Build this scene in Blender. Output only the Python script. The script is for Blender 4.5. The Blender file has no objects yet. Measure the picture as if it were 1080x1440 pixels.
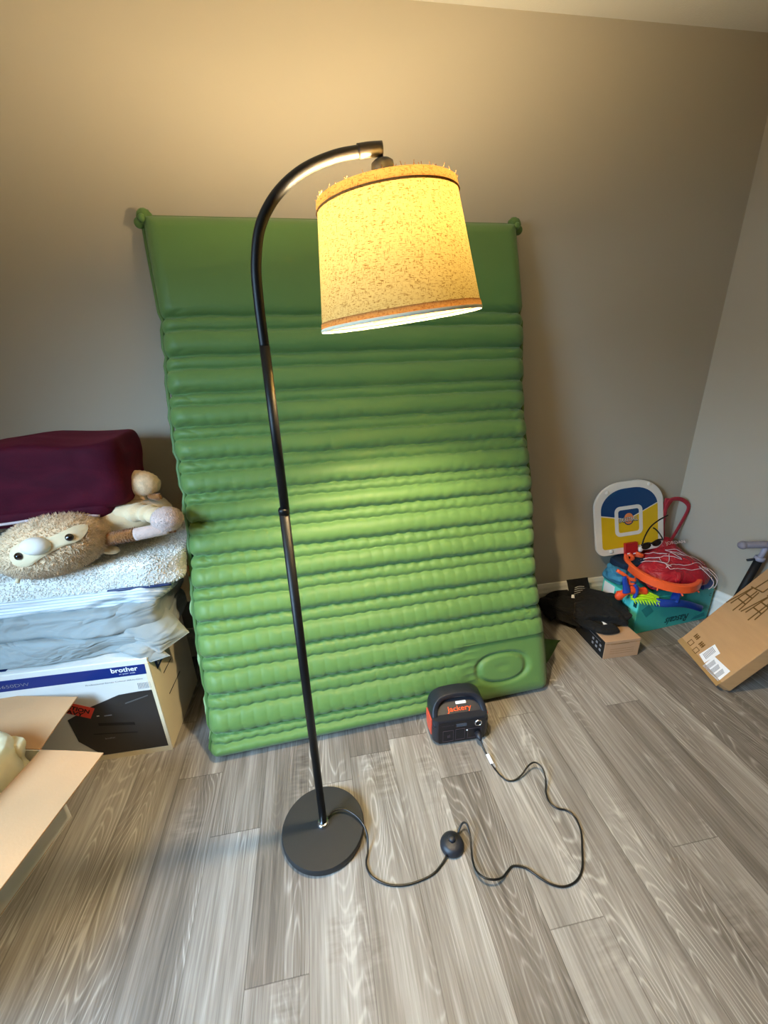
import bpy, bmesh, math, random
import numpy as np
from mathutils import Vector, Matrix, noise
random.seed(7)
rng = np.random.default_rng(5)
C = bpy.context.scene.collection
PI = math.pi

# ------------------------------------------------------------------ helpers
def tag(o, label=None, cat=None, group=None, kind=None):
    if label: o['label'] = label
    if cat: o['category'] = cat
    if group: o['group'] = group
    if kind: o['kind'] = kind
    return o

def thing(name, label, cat, loc=(0, 0, 0), rz=0.0, group=None):
    o = bpy.data.objects.new(name, None)
    o.empty_display_size = 0.05
    o.location = loc
    o.rotation_euler = (0, 0, rz)
    C.objects.link(o)
    tag(o, label, cat, group)
    return o

def root_matrix(o):
    M = Matrix.LocRotScale(o.location, o.rotation_euler, Vector((1, 1, 1)))
    if o.parent: M = root_matrix(o.parent) @ M
    return M

def mesh(name, verts, faces, mat, parent=None, smooth=False, local=False, uvs=None):
    """verts in world space (or in the parent's space when local=True)"""
    me = bpy.data.meshes.new(name)
    verts = np.asarray(verts, dtype=float)
    if parent is not None and not local:
        Mi = np.array(root_matrix(parent).inverted())
        verts = verts @ Mi[:3, :3].T + Mi[:3, 3]
    me.from_pydata([tuple(v) for v in verts], [], [tuple(f) for f in faces])
    me.materials.append(mat)
    if smooth:
        me.polygons.foreach_set('use_smooth', [True] * len(me.polygons))
    me.update()
    o = bpy.data.objects.new(name, me)
    C.objects.link(o)
    if parent is not None: o.parent = parent
    return o

class MB:
    def __init__(s): s.v = []; s.f = []
    def add(s, v, f):
        n = len(s.v)
        s.v.extend([tuple(map(float, p)) for p in v]); s.f.extend([tuple(i + n for i in q) for q in f])
        return s
    def box(s, lo, hi, M=None, b=0.0):
        bm = bmesh.new()
        bmesh.ops.create_cube(bm, size=1)
        for v in bm.verts:
            v.co = Vector([(lo[i] + hi[i]) / 2 + v.co[i] * (hi[i] - lo[i]) for i in range(3)])
        if b > 0:
            bmesh.ops.bevel(bm, geom=bm.edges[:], offset=b, segments=3, profile=0.5, affect='EDGES')
        if M is not None: bm.transform(M)
        bm.verts.index_update()
        s.add([v.co for v in bm.verts], [[v.index for v in f.verts] for f in bm.faces])
        bm.free(); return s
    def prism(s, poly, d0, d1, O, X, Y):
        """polygon in the X,Y plane at O pushed from d0 to d1 along X x Y"""
        X = Vector(X).normalized(); Y = Vector(Y).normalized(); N = X.cross(Y); O = Vector(O)
        n = len(poly)
        v = [O + X * a + Y * b + N * d0 for a, b in poly] + [O + X * a + Y * b + N * d1 for a, b in poly]
        f = [list(range(n))[::-1], list(range(n, 2 * n))] + [[i, (i + 1) % n, n + (i + 1) % n, n + i] for i in range(n)]
        return s.add(v, f)
    def tube(s, pts, r, n=10, smooth=4, flat=1.0, closed=False, up=None, caps=True):
        P = catmull(pts, smooth, closed)
        rr = r if callable(r) else (lambda t: r)
        m = len(P); v = []; prev = None
        for i, p in enumerate(P):
            a = P[(i - 1) % m] if (closed or i > 0) else P[i]
            c = P[(i + 1) % m] if (closed or i < m - 1) else P[i]
            t = (c - a).normalized()
            if prev is None:
                u = Vector(up) if up is not None else (Vector((0, 0, 1)) if abs(t.z) < 0.9 else Vector((0, 1, 0)))
                prev = u
            if up is not None: prev = Vector(up)
            nrm = (prev - t * prev.dot(t)).normalized(); prev = nrm
            b = t.cross(nrm); R = rr(i / max(1, m - 1))
            for k in range(n):
                th = 2 * PI * k / n
                v.append(p + nrm * (R * flat * math.cos(th)) + b * (R * math.sin(th)))
        f = []
        for i in range(m if closed else m - 1):
            for k in range(n):
                j = (i + 1) % m
                f.append([i * n + k, i * n + (k + 1) % n, j * n + (k + 1) % n, j * n + k])
        if not closed and caps:
            f.append(list(range(n))[::-1]); f.append([(m - 1) * n + k for k in range(n)])
        return s.add(v, f)
    def lathe(s, prof, O=(0, 0, 0), axis=(0, 0, 1), n=48, ref=(1, 0, 0), cap=True):
        O = Vector(O); A = Vector(axis).normalized(); X = Vector(ref); X = (X - A * X.dot(A)).normalized(); Y = A.cross(X)
        v = []; f = []
        for (r, z) in prof:
            for k in range(n):
                th = 2 * PI * k / n
                v.append(O + A * z + X * (r * math.cos(th)) + Y * (r * math.sin(th)))
        for i in range(len(prof) - 1):
            for k in range(n):
                f.append([i * n + k, i * n + (k + 1) % n, (i + 1) * n + (k + 1) % n, (i + 1) * n + k])
        if cap:
            f.append(list(range(n))[::-1]); f.append([(len(prof) - 1) * n + k for k in range(n)])
        return s.add(v, f)
    def ellipsoid(s, c, r, R=None, nu=32, nv=20, disp=None):
        c = Vector(c); R = R or Matrix.Identity(3); v = []; f = []
        for i in range(nv + 1):
            ph = PI * i / nv
            for k in range(nu):
                th = 2 * PI * k / nu
                d = Vector((math.sin(ph) * math.cos(th), math.sin(ph) * math.sin(th), math.cos(ph)))
                q = Vector((d.x * r[0], d.y * r[1], d.z * r[2]))
                if disp: q = q * (1 + disp(d))
                v.append(c + R @ q)
        for i in range(nv):
            for k in range(nu):
                f.append([i * nu + k, (i + 1) * nu + k, (i + 1) * nu + (k + 1) % nu, i * nu + (k + 1) % nu])
        return s.add(v, f)
    def build(s, name, mat, parent=None, smooth=False):
        return mesh(name, s.v, s.f, mat, parent, smooth)

def catmull(pts, k=4, closed=False):
    P = [Vector(p) for p in pts]
    if k <= 1 or len(P) < 3: return P
    out = []; n = len(P); rngn = n if closed else n - 1
    for i in range(rngn):
        p1 = P[i]; p2 = P[(i + 1) % n]
        p0 = P[i - 1] if (closed or i > 0) else p1 + (p1 - p2)
        p3 = P[(i + 2) % n] if (closed or i + 2 < n) else p2 + (p2 - p1)
        for j in range(k):
            t = j / k
            out.append(0.5 * ((2 * p1) + (p2 - p0) * t + (2 * p0 - 5 * p1 + 4 * p2 - p3) * t * t + (3 * p1 - p0 - 3 * p2 + p3) * t ** 3))
    if not closed: out.append(P[-1])
    return out

def text(name, s, O, X, Y, width, mat, parent, height=None, lift=0.0006, shear=0.0, bold=0.0, center=False):
    """lettering laid on a face: baseline starts at O and runs along X"""
    cu = bpy.data.curves.new(name, 'FONT'); cu.body = s; cu.shear = shear; cu.offset = bold; cu.extrude = 0.0
    cu.resolution_u = 3
    o = bpy.data.objects.new(name, cu); C.objects.link(o)
    bpy.context.view_layer.update()
    me = bpy.data.meshes.new_from_object(o.evaluated_get(bpy.context.evaluated_depsgraph_get()))
    bpy.data.objects.remove(o)
    co = np.array([v.co[:] for v in me.vertices]); fs = [list(p.vertices) for p in me.polygons]
    lo = co.min(0); hi = co.max(0)
    sx = width / (hi[0] - lo[0]); sy = sx if height is None else height / (hi[1] - lo[1])
    X = Vector(X).normalized(); Y = Vector(Y).normalized(); N = X.cross(Y); O = Vector(O)
    x0 = lo[0] + ((hi[0] - lo[0]) / 2 if center else 0)
    v = [O + X * ((c[0] - x0) * sx) + Y * (c[1] * sy) + N * lift for c in co]
    return mesh(name, v, fs, mat, parent)

def decal(name, poly, O, X, Y, mat, parent, t=0.0005, d0=0.0):
    return MB().prism(poly, d0, d0 + t, O, X, Y).build(name, mat, parent)

def rect(a, b, c, d): return [(a, b), (c, b), (c, d), (a, d)]
def rrect(x0, y0, x1, y1, r, n=6):
    out = []
    for cx, cy, a in ((x1 - r, y1 - r, 0), (x0 + r, y1 - r, 90), (x0 + r, y0 + r, 180), (x1 - r, y0 + r, 270)):
        for k in range(n + 1):
            th = math.radians(a + 90 * k / n); out.append((cx + r * math.cos(th), cy + r * math.sin(th)))
    return out

def nz(x, y, z, s=1.0, o=3):
    v = 0; a = 1
    for _ in range(o):
        v += a * noise.noise(Vector((x * s, y * s, z * s))); a *= .5; s *= 2
    return v

def soft(name, O, ex, ey, a, b, z0, z1, mat, parent=None, edge=0.05, amp=0.01, ns=6.0, seed=0.0, n=(60, 44), pw=2.4,
         top=None, sag=None, folds=0.0, foldk=9.0, outline=None, smooth=True):
    """closed cushion / folded cloth slab: rounded sides, wrinkled. centre O(x,y), half sizes a,b along ex,ey"""
    ex = Vector((ex[0], ex[1], 0)).normalized(); ey = Vector((-ex.y, ex.x, 0)) if ey is None else Vector((ey[0], ey[1], 0)).normalized()
    nu, nv = n; V = []; F = []
    zc = (z0 + z1) / 2; h = (z1 - z0) / 2
    rows = nv; k = nu
    # superellipsoid-like: ring angle phi from bottom to top
    for j in range(rows + 1):
        ph = -PI / 2 + PI * j / rows
        cz = math.copysign(abs(math.sin(ph)) ** (1 / pw * 1.6), math.sin(ph)); cr = abs(math.cos(ph)) ** (2 / pw * .45)
        for i in range(k):
            th = 2 * PI * i / k
            c, s_ = math.cos(th), math.sin(th)
            e = 0.34
            px = math.copysign(abs(c) ** e, c); py = math.copysign(abs(s_) ** e, s_)
            # keep rounding only within 'edge' of the border
            X = px * (a - edge * (1 - cr)); Y = py * (b - edge * (1 - cr))
            if abs(math.sin(ph)) > 0.97:
                q = (PI / 2 - abs(ph)) / (PI / 2 - math.asin(.97)); X *= q; Y *= q
            Z = zc + h * cz
            x = O[0] + ex.x * X + ey.x * Y; y = O[1] + ex.y * X + ey.y * Y
            u = X / a; v = Y / b
            if sag: Z += sag(u, v, cz)
            if top and cz > 0: Z += top(u, v) * cz
            d = nz(x + seed, y, Z, ns) * amp
            if folds: d += folds * math.sin(foldk * (Z * 9 + 2.2 * nz(x + seed, y, 0, 2.2, 2)))
            rad = Vector((X / a, Y / b, 0)); side = max(abs(X / a), abs(Y / b)) ** 6
            x += (ex.x * rad.x + ey.x * rad.y) * d * side * 2.0; y += (ex.y * rad.x + ey.y * rad.y) * d * side * 2.0
            Z += d * (1 if cz > 0 else 0.1) * (1 - .3 * side)
            if outline:
                dx, dy = outline(u, v, cz); x += dx; y += dy
            V.append((x, y, Z))
    for j in range(rows):
        for i in range(k):
            F.append([j * k + i, j * k + (i + 1) % k, (j + 1) * k + (i + 1) % k, (j + 1) * k + i])
    F.append(list(range(k))[::-1]); F.append([rows * k + i for i in range(k)])
    return mesh(name, V, F, mat, parent, smooth)

# ------------------------------------------------------------------ materials
def newmat(name):
    m = bpy.data.materials.new(name); m.use_nodes = True
    nt = m.node_tree; b = nt.nodes['Principled BSDF']
    return m, nt, b
def N(nt, t, **kw):
    n = nt.nodes.new(t)
    for k, v in kw.items(): setattr(n, k, v)
    return n
def srgb(r, g, b):
    f = lambda c: (c / 255 / 12.92) if c / 255 <= .04045 else ((c / 255 + .055) / 1.055) ** 2.4
    return (f(r), f(g), f(b), 1)
def mathn(nt, op, a, b=None, c=None):
    n = N(nt, 'ShaderNodeMath', operation=op)
    for i, x in enumerate((a, b, c)):
        if x is None: continue
        if isinstance(x, (int, float)): n.inputs[i].default_value = x
        else: nt.links.new(x, n.inputs[i])
    return n.outputs[0]

def plain(name, col, rough=0.6, spec=0.5, var=0.06, vs=20, bump=0.0, bs=200, sheen=0.0, metal=0.0, coat=0.0, stretch=(1, 1, 1)):
    m, nt, b = newmat(name)
    b.inputs['Roughness'].default_value = rough
    b.inputs['Specular IOR Level'].default_value = spec
    b.inputs['Metallic'].default_value = metal
    b.inputs['Sheen Weight'].default_value = sheen
    b.inputs['Coat Weight'].default_value = coat
    tc = N(nt, 'ShaderNodeTexCoord'); mp = N(nt, 'ShaderNodeMapping'); mp.inputs['Scale'].default_value = stretch
    nt.links.new(tc.outputs['Object'], mp.inputs[0])
    no = N(nt, 'ShaderNodeTexNoise'); no.inputs['Scale'].default_value = vs; no.inputs['Detail'].default_value = 4
    nt.links.new(mp.outputs[0], no.inputs['Vector'])
    mr = N(nt, 'ShaderNodeMapRange'); mr.inputs[3].default_value = 1 - var * 2; mr.inputs[4].default_value = 1 + var * 2
    nt.links.new(no.outputs['Fac'], mr.inputs[0])
    mx = N(nt, 'ShaderNodeMix', data_type='RGBA', blend_type='MULTIPLY'); mx.inputs[0].default_value = 1
    mx.inputs[6].default_value = col; nt.links.new(mr.outputs[0], mx.inputs[7]); nt.links.new(mx.outputs[2], b.inputs['Base Color'])
    if bump:
        n2 = N(nt, 'ShaderNodeTexNoise'); n2.inputs['Scale'].default_value = bs; n2.inputs['Detail'].default_value = 3
        nt.links.new(mp.outputs[0], n2.inputs['Vector'])
        bp = N(nt, 'ShaderNodeBump'); bp.inputs['Strength'].default_value = bump; bp.inputs['Distance'].default_value = .004
        nt.links.new(n2.outputs['Fac'], bp.inputs['Height']); nt.links.new(bp.outputs[0], b.inputs['Normal'])
    return m

WALLC = srgb(184, 174, 156)
M = {}
M['wall'] = plain('wall_paint', WALLC, .75, .3, .012, 3, .06, 180)
M['ceiling'] = plain('ceiling_paint', srgb(222, 218, 208), .85, .2, .015, 5, .25, 160)
M['trim'] = plain('trim_paint', srgb(236, 232, 222), .35, .5, .01, 8)
M['black_metal'] = plain('black_powder_coat', srgb(13, 13, 14), .42, .28, .05, 60, .12, 700)
M['base_black'] = plain('base_black_powder_coat', srgb(40, 40, 41), .5, .4, .03, 40, .2, 900)
M['black_plastic'] = plain('black_plastic', srgb(34, 36, 44), .42, .5, .04, 60, .15, 900)
M['panel_black'] = plain('panel_black', srgb(22, 22, 28), .45, .5, .05, 80)
M['cord'] = plain('cord_black', srgb(22, 21, 21), .35, .5, .04)
M['socket'] = plain('socket_black', srgb(30, 31, 30), .5, .4, .03)
M['chrome'] = plain('chrome', srgb(210, 210, 215), .18, .5, .02, metal=1)
M['cardboard'] = plain('cardboard', srgb(186, 146, 102), .85, .2, .06, 8, .15, 160, stretch=(1, 1, 6))
M['cardboard_pale'] = plain('cardboard_inner', srgb(188, 148, 108), .85, .2, .04, 10, .12, 160)
M['small_carton'] = plain('small_carton', srgb(184, 148, 116), .85, .2, .04, 14, .1, 160)
M['white_card'] = plain('white_card', srgb(222, 220, 214), .55, .4, .03, 12)
M['cream_card'] = plain('cream_card', srgb(226, 212, 180), .7, .3, .03, 12)
M['blue_print'] = plain('blue_print', srgb(8, 40, 112), .4, .5, .02)
M['navy_print'] = plain('navy_print', srgb(22, 44, 92), .45, .5, .02)
M['printer_dark'] = plain('printer_picture', srgb(52, 48, 46), .4, .5, .12, 5)
M['printer_mid'] = plain('printer_picture_light', srgb(88, 86, 84), .4, .5, .1, 8)
M['printer_slot'] = plain('printer_slot', srgb(26, 24, 23), .5, .4, .05)
M['print_white'] = plain('print_white', srgb(238, 238, 238), .5, .4, .01)
M['print_grey'] = plain('print_grey', srgb(140, 140, 145), .5, .4, .03)
M['print_black'] = plain('print_black', srgb(25, 25, 25), .6, .3, .03)
M['print_brown'] = plain('print_brown', srgb(110, 78, 36), .8, .2, .08, 90)
M['sticker_red'] = plain('sticker_red', srgb(232, 72, 56), .5, .4, .02)
M['power_orange'] = plain('power_orange', srgb(238, 92, 66), .5, .4, .03)
M['orange_letters'] = plain('orange_letters', srgb(240, 90, 34), .5, .4, .02)
M['grey_screen'] = plain('grey_screen', srgb(74, 80, 92), .25, .5, .02)
M['outlet_line'] = plain('outlet_line', srgb(82, 70, 78), .5, .4, .02)
M['comforter'] = plain('grey_comforter', srgb(150, 158, 158), .8, .2, .05, 6, .25, 260, sheen=.2)
M['cream_plush'] = plain('cream_plush', srgb(232, 208, 168), .9, .1, .05, 30, .4, 300, sheen=.3)
M['tan_fur'] = plain('tan_fur', srgb(232, 202, 164), .95, .1, .18, 60, .5, 300, sheen=.3)
M['brown_fur'] = plain('brown_fur', srgb(150, 98, 52), .95, .1, .2, 90, .8, 300, sheen=.3)
M['pink_plush'] = plain('pink_plush', srgb(206, 182, 172), .95, .1, .1, 60, .6, 260, sheen=.3)
M['face_cream'] = plain('face_cream', srgb(226, 208, 172), .85, .2, .03, 30)
M['snout'] = plain('snout_white', srgb(228, 226, 220), .85, .2, .03, 30)
M['eye'] = plain('eye_glossy', srgb(38, 20, 12), .12, .6, .02, coat=.5)
M['eye_black'] = plain('eye_pupil', srgb(8, 6, 6), .1, .6, .02, coat=.5)
M['sherpa'] = plain('sherpa', srgb(232, 230, 222), .95, .1, .06, 70, .45, 130, sheen=.4)
M['blanket_trim'] = plain('plum_trim', srgb(196, 180, 184), .6, .3, .1, 60)
M['leather_tag'] = plain('leather_tag', srgb(86, 56, 26), .6, .4, .1, 60)
M['black_cloth'] = plain('black_cloth', srgb(24, 24, 24), .85, .2, .08, 40, .4, 240, sheen=.03)
M['grey_letters'] = plain('grey_letters', srgb(170, 168, 165), .6, .3, .03)
M['teal_box'] = plain('teal_box', srgb(50, 166, 156), .4, .5, .04, 5)
M['teal_light'] = plain('teal_light', srgb(96, 218, 206), .45, .5, .04, 12)
M['teal_print'] = plain('teal_print', srgb(28, 128, 128), .5, .4, .04)
M['teal_dark'] = plain('teal_dark', srgb(10, 66, 66), .5, .4, .04)
M['blue_cloth'] = plain('blue_cloth', srgb(66, 136, 170), .85, .2, .08, 20, .4, 200)
M['navy_cloth'] = plain('navy_cloth', srgb(28, 44, 66), .85, .2, .08, 20, .4, 200)
M['red_bag'] = plain('red_bag', srgb(176, 26, 42), .42, .5, .1, 14, .5, 70)
M['red_strap'] = plain('red_strap', srgb(170, 44, 56), .6, .4, .08, 40)
M['net_white'] = plain('net_white', srgb(228, 204, 200), .8, .2, .04)
M['hoop_orange'] = plain('hoop_orange', srgb(248, 96, 44), .4, .5, .03)
M['toy_orange'] = plain('toy_orange', srgb(226, 76, 36), .45, .5, .04)
M['toy_blue'] = plain('toy_blue', srgb(20, 62, 156), .4, .5, .04)
M['toy_lime'] = plain('toy_lime', srgb(176, 232, 36), .45, .5, .06)
M['board_white'] = plain('board_white', srgb(240, 228, 212), .4, .5, .02)
M['board_blue'] = plain('board_blue', srgb(10, 62, 110), .35, .5, .02)
M['board_yellow'] = plain('board_yellow', srgb(232, 184, 18), .35, .5, .03)
M['board_orange'] = plain('board_orange', srgb(240, 138, 80), .4, .5, .03)
M['bracket_red'] = plain('bracket_red', srgb(182, 26, 30), .4, .5, .03)
M['grip_grey'] = plain('grip_grey', srgb(148, 140, 148), .6, .3, .05, 40, .2, 300)
M['clamp_grey'] = plain('clamp_grey', srgb(172, 164, 176), .35, .5, .03)
M['label_white'] = plain('label_white', srgb(240, 240, 242), .5, .4, .01)
M['tape'] = plain('packing_tape', srgb(170, 132, 84), .25, .5, .04, 12)
M['sack_green'] = plain('sack_green', srgb(64, 96, 38), .7, .3, .1, 20, .3, 120)
M['bag_cream'] = plain('bag_cream', srgb(222, 212, 176), .4, .5, .04, 12, .2, 60)
M['lens_black'] = plain('lens_black', srgb(20, 14, 14), .15, .6, .02)
M['window_white'] = plain('window_white', srgb(235, 235, 232), .4, .5, .01)

def floor_mat():
    m, nt, b = newmat('vinyl_planks'); L = nt.links
    tc = N(nt, 'ShaderNodeTexCoord'); sp = N(nt, 'ShaderNodeSeparateXYZ'); L.new(tc.outputs['Object'], sp.inputs[0])
    W_, LN = 0.1505, 1.22
    xs = mathn(nt, 'DIVIDE', mathn(nt, 'SUBTRACT', sp.outputs[0], 0.0215), W_)
    col = mathn(nt, 'FLOOR', xs); fx = mathn(nt, 'FRACT', xs)
    wn = N(nt, 'ShaderNodeTexWhiteNoise', noise_dimensions='1D'); L.new(col, wn.inputs['W'])
    ys = mathn(nt, 'ADD', mathn(nt, 'DIVIDE', sp.outputs[1], LN), mathn(nt, 'MULTIPLY', wn.outputs['Value'], 7.0))
    row = mathn(nt, 'FLOOR', ys); fy = mathn(nt, 'FRACT', ys)
    cid = N(nt, 'ShaderNodeCombineXYZ'); L.new(col, cid.inputs[0]); L.new(row, cid.inputs[1])
    w2 = N(nt, 'ShaderNodeTexWhiteNoise', noise_dimensions='3D'); L.new(cid.outputs[0], w2.inputs['Vector'])
    sc = N(nt, 'ShaderNodeSeparateColor'); L.new(w2.outputs['Color'], sc.inputs[0])
    # plank-local coordinates
    gx = mathn(nt, 'ADD', sp.outputs[0], mathn(nt, 'MULTIPLY', sc.outputs[0], 37.0))
    gy = mathn(nt, 'ADD', sp.outputs[1], mathn(nt, 'MULTIPLY', sc.outputs[1], 53.0))
    def co(kx, ky):
        c = N(nt, 'ShaderNodeCombineXYZ'); L.new(mathn(nt, 'MULTIPLY', gx, kx), c.inputs[0]); L.new(mathn(nt, 'MULTIPLY', gy, ky), c.inputs[1]); return c.outputs[0]
    def noi(v, s, d, r=.5, dist=0.0):
        n = N(nt, 'ShaderNodeTexNoise'); n.inputs['Scale'].default_value = s; n.inputs['Detail'].default_value = d
        n.inputs['Roughness'].default_value = r; n.inputs['Distortion'].default_value = dist; L.new(v, n.inputs['Vector']); return n.outputs['Fac']
    fine = noi(co(150, 4), 1, 4, .65)
    streak = noi(co(24, 1.1), 1, 3, .6)
    blotch = noi(co(9, 1.6), 1, 2, .5)
    # cathedral grain: contour lines of a stretched field
    field = noi(co(7.5, 1.05), 1, 1.5, .45)
    rings = mathn(nt, 'SINE', mathn(nt, 'MULTIPLY', field, 250.0))
    ringm = mathn(nt, 'POWER', mathn(nt, 'MULTIPLY_ADD', rings, .5, .5), 6.0)
    mask = N(nt, 'ShaderNodeMapRange'); L.new(noi(co(5, .9), 1.3, 1), mask.inputs[0]); mask.inputs[1].default_value = .44; mask.inputs[2].default_value = .62
    ringf = mathn(nt, 'MULTIPLY', mathn(nt, 'MULTIPLY', ringm, mask.outputs[0]), mathn(nt, 'ADD', fine, .15))
    cross = noi(co(14, 60), 1, 2, .5)
    crm = N(nt, 'ShaderNodeMapRange'); L.new(noi(co(6, 3.5), 1.0, 1), crm.inputs[0]); crm.inputs[1].default_value = .6; crm.inputs[2].default_value = .75
    # tone
    t = mathn(nt, 'ADD', mathn(nt, 'MULTIPLY', mathn(nt, 'SUBTRACT', fine, .5), .85), mathn(nt, 'MULTIPLY', mathn(nt, 'SUBTRACT', streak, .5), .85))
    t = mathn(nt, 'ADD', t, mathn(nt, 'MULTIPLY', mathn(nt, 'SUBTRACT', blotch, .5), .55))
    t = mathn(nt, 'ADD', t, mathn(nt, 'MULTIPLY', mathn(nt, 'SUBTRACT', sc.outputs[2], .5), .30))
    t = mathn(nt, 'ADD', t, mathn(nt, 'MULTIPLY', ringf, .46))
    t = mathn(nt, 'ADD', t, mathn(nt, 'MULTIPLY', mathn(nt, 'MULTIPLY', mathn(nt, 'SUBTRACT', cross, .5), crm.outputs[0]), .7))
    t = mathn(nt, 'ADD', t, .5)
    cr = N(nt, 'ShaderNodeValToRGB'); L.new(t, cr.inputs[0]); e = cr.color_ramp.elements
    e[0].position = .08; e[0].color = srgb(80, 73, 66); e[1].position = .95; e[1].color = srgb(182, 176, 168)
    k = e.new(.38); k.color = srgb(116, 108, 100); k = e.new(.6); k.color = srgb(142, 135, 127)
    # seams
    sx = mathn(nt, 'LESS_THAN', mathn(nt, 'MINIMUM', fx, mathn(nt, 'SUBTRACT', 1.0, fx)), .0075)
    sy = mathn(nt, 'LESS_THAN', mathn(nt, 'MINIMUM', fy, mathn(nt, 'SUBTRACT', 1.0, fy)), .0011)
    seam = mathn(nt, 'MAXIMUM', sx, sy)
    mx = N(nt, 'ShaderNodeMix', data_type='RGBA', blend_type='MULTIPLY'); L.new(mathn(nt, 'MULTIPLY', seam, .55), mx.inputs[0])
    L.new(cr.outputs[0], mx.inputs[6]); mx.inputs[7].default_value = (.25, .22, .2, 1)
    L.new(mx.outputs[2], b.inputs['Base Color'])
    rr = N(nt, 'ShaderNodeMapRange'); L.new(fine, rr.inputs[0]); rr.inputs[3].default_value = .42; rr.inputs[4].default_value = .6
    L.new(rr.outputs[0], b.inputs['Roughness']); b.inputs['Specular IOR Level'].default_value = .42
    bp = N(nt, 'ShaderNodeBump'); bp.inputs['Strength'].default_value = .25; bp.inputs['Distance'].default_value = .002
    L.new(mathn(nt, 'SUBTRACT', mathn(nt, 'ADD', fine, mathn(nt, 'MULTIPLY', ringf, .6)), mathn(nt, 'MULTIPLY', seam, 1.0)), bp.inputs['Height'])
    L.new(bp.outputs[0], b.inputs['Normal'])
    return m
M['floor'] = floor_mat()

def mattress_mat(name, c):
    m = plain(name, c, .5, .35, .035, 7, .12, 500, sheen=.15)
    return m
M['mat_green'] = mattress_mat('mattress_green', srgb(91, 127, 65))
M['mat_olive'] = mattress_mat('mattress_underside', srgb(84, 116, 56))
M['mat_pale'] = mattress_mat('mattress_piping', srgb(150, 176, 120))

def shade_mat(name, c1, c2, trans, weave=1.0):
    m, nt, b = newmat(name); L = nt.links
    tc = N(nt, 'ShaderNodeTexCoord')
    def noi(s, stretch, det=3):
        mp = N(nt, 'ShaderNodeMapping'); mp.inputs['Scale'].default_value = stretch; L.new(tc.outputs['UV'] if False else tc.outputs['Object'], mp.inputs[0])
        n = N(nt, 'ShaderNodeTexNoise'); n.inputs['Scale'].default_value = s; n.inputs['Detail'].default_value = det; L.new(mp.outputs[0], n.inputs['Vector']); return n.outputs['Fac']
    h = noi(130, (1.2, 1.2, 6)); v = noi(130, (5, 5, 1.1))
    mxn = mathn(nt, 'MAXIMUM', h, mathn(nt, 'SUBTRACT', v, .03))
    mr = N(nt, 'ShaderNodeMapRange'); L.new(mxn, mr.inputs[0]); mr.inputs[1].default_value = .54; mr.inputs[2].default_value = .68
    mx = N(nt, 'ShaderNodeMix', data_type='RGBA'); L.new(mathn(nt, 'MULTIPLY', mr.outputs[0], weave), mx.inputs[0]); mx.inputs[6].default_value = c1; mx.inputs[7].default_value = c2
    d = N(nt, 'ShaderNodeBsdfDiffuse'); t = N(nt, 'ShaderNodeBsdfTranslucent'); L.new(mx.outputs[2], d.inputs[0])
    # the dense lined weave lets very little light through
    dm = N(nt, 'ShaderNodeMix', data_type='RGBA', blend_type='MULTIPLY'); dm.inputs[0].default_value = 1; L.new(mx.outputs[2], dm.inputs[6]); dm.inputs[7].default_value = (trans, trans * .93, trans * .66, 1)
    L.new(dm.outputs[2], t.inputs[0])
    ms = N(nt, 'ShaderNodeMixShader'); ms.inputs[0].default_value = .5; L.new(d.outputs[0], ms.inputs[1]); L.new(t.outputs[0], ms.inputs[2])
    L.new(ms.outputs[0], nt.nodes['Material Output'].inputs['Surface'])
    return m
M['shade'] = shade_mat('linen_shade', srgb(246, 218, 144), srgb(158, 116, 52), .032)
M['shade_trim'] = shade_mat('shade_trim', srgb(232, 168, 100), srgb(176, 108, 54), .035)
M['shade_lip'] = plain('shade_lip', srgb(236, 228, 200), .8, .2, .02)

def emit(name, col, s):
    m, nt, b = newmat(name)
    b.inputs['Base Color'].default_value = col
    b.inputs['Emission Color'].default_value = col; b.inputs['Emission Strength'].default_value = s
    return m
BULB = 2150.0
M['bulb'] = emit('bulb_glow', (1.0, .80, .49, 1), BULB)

def glass_mat():
    m, nt, b = newmat('window_glass'); b.inputs['Transmission Weight'].default_value = 1; b.inputs['Roughness'].default_value = 0
    b.inputs['IOR'].default_value = 1.1; return m
M['glass'] = glass_mat()

def stripes_mat():
    m, nt, b = newmat('striped_sheet'); L = nt.links
    tc = N(nt, 'ShaderNodeTexCoord'); sp = N(nt, 'ShaderNodeSeparateXYZ'); L.new(tc.outputs['Object'], sp.inputs[0])
    w = mathn(nt, 'ADD', mathn(nt, 'MULTIPLY', sp.outputs[2], 520.0), mathn(nt, 'MULTIPLY', sp.outputs[1], 420.0))
    s = mathn(nt, 'GREATER_THAN', mathn(nt, 'SINE', w), .55)
    mx = N(nt, 'ShaderNodeMix', data_type='RGBA'); L.new(mathn(nt, 'MULTIPLY', s, .5), mx.inputs[0]); mx.inputs[6].default_value = srgb(224, 226, 224); mx.inputs[7].default_value = srgb(110, 140, 165)
    L.new(mx.outputs[2], b.inputs['Base Color']); b.inputs['Roughness'].default_value = .8
    return m
M['stripes'] = stripes_mat()

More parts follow.
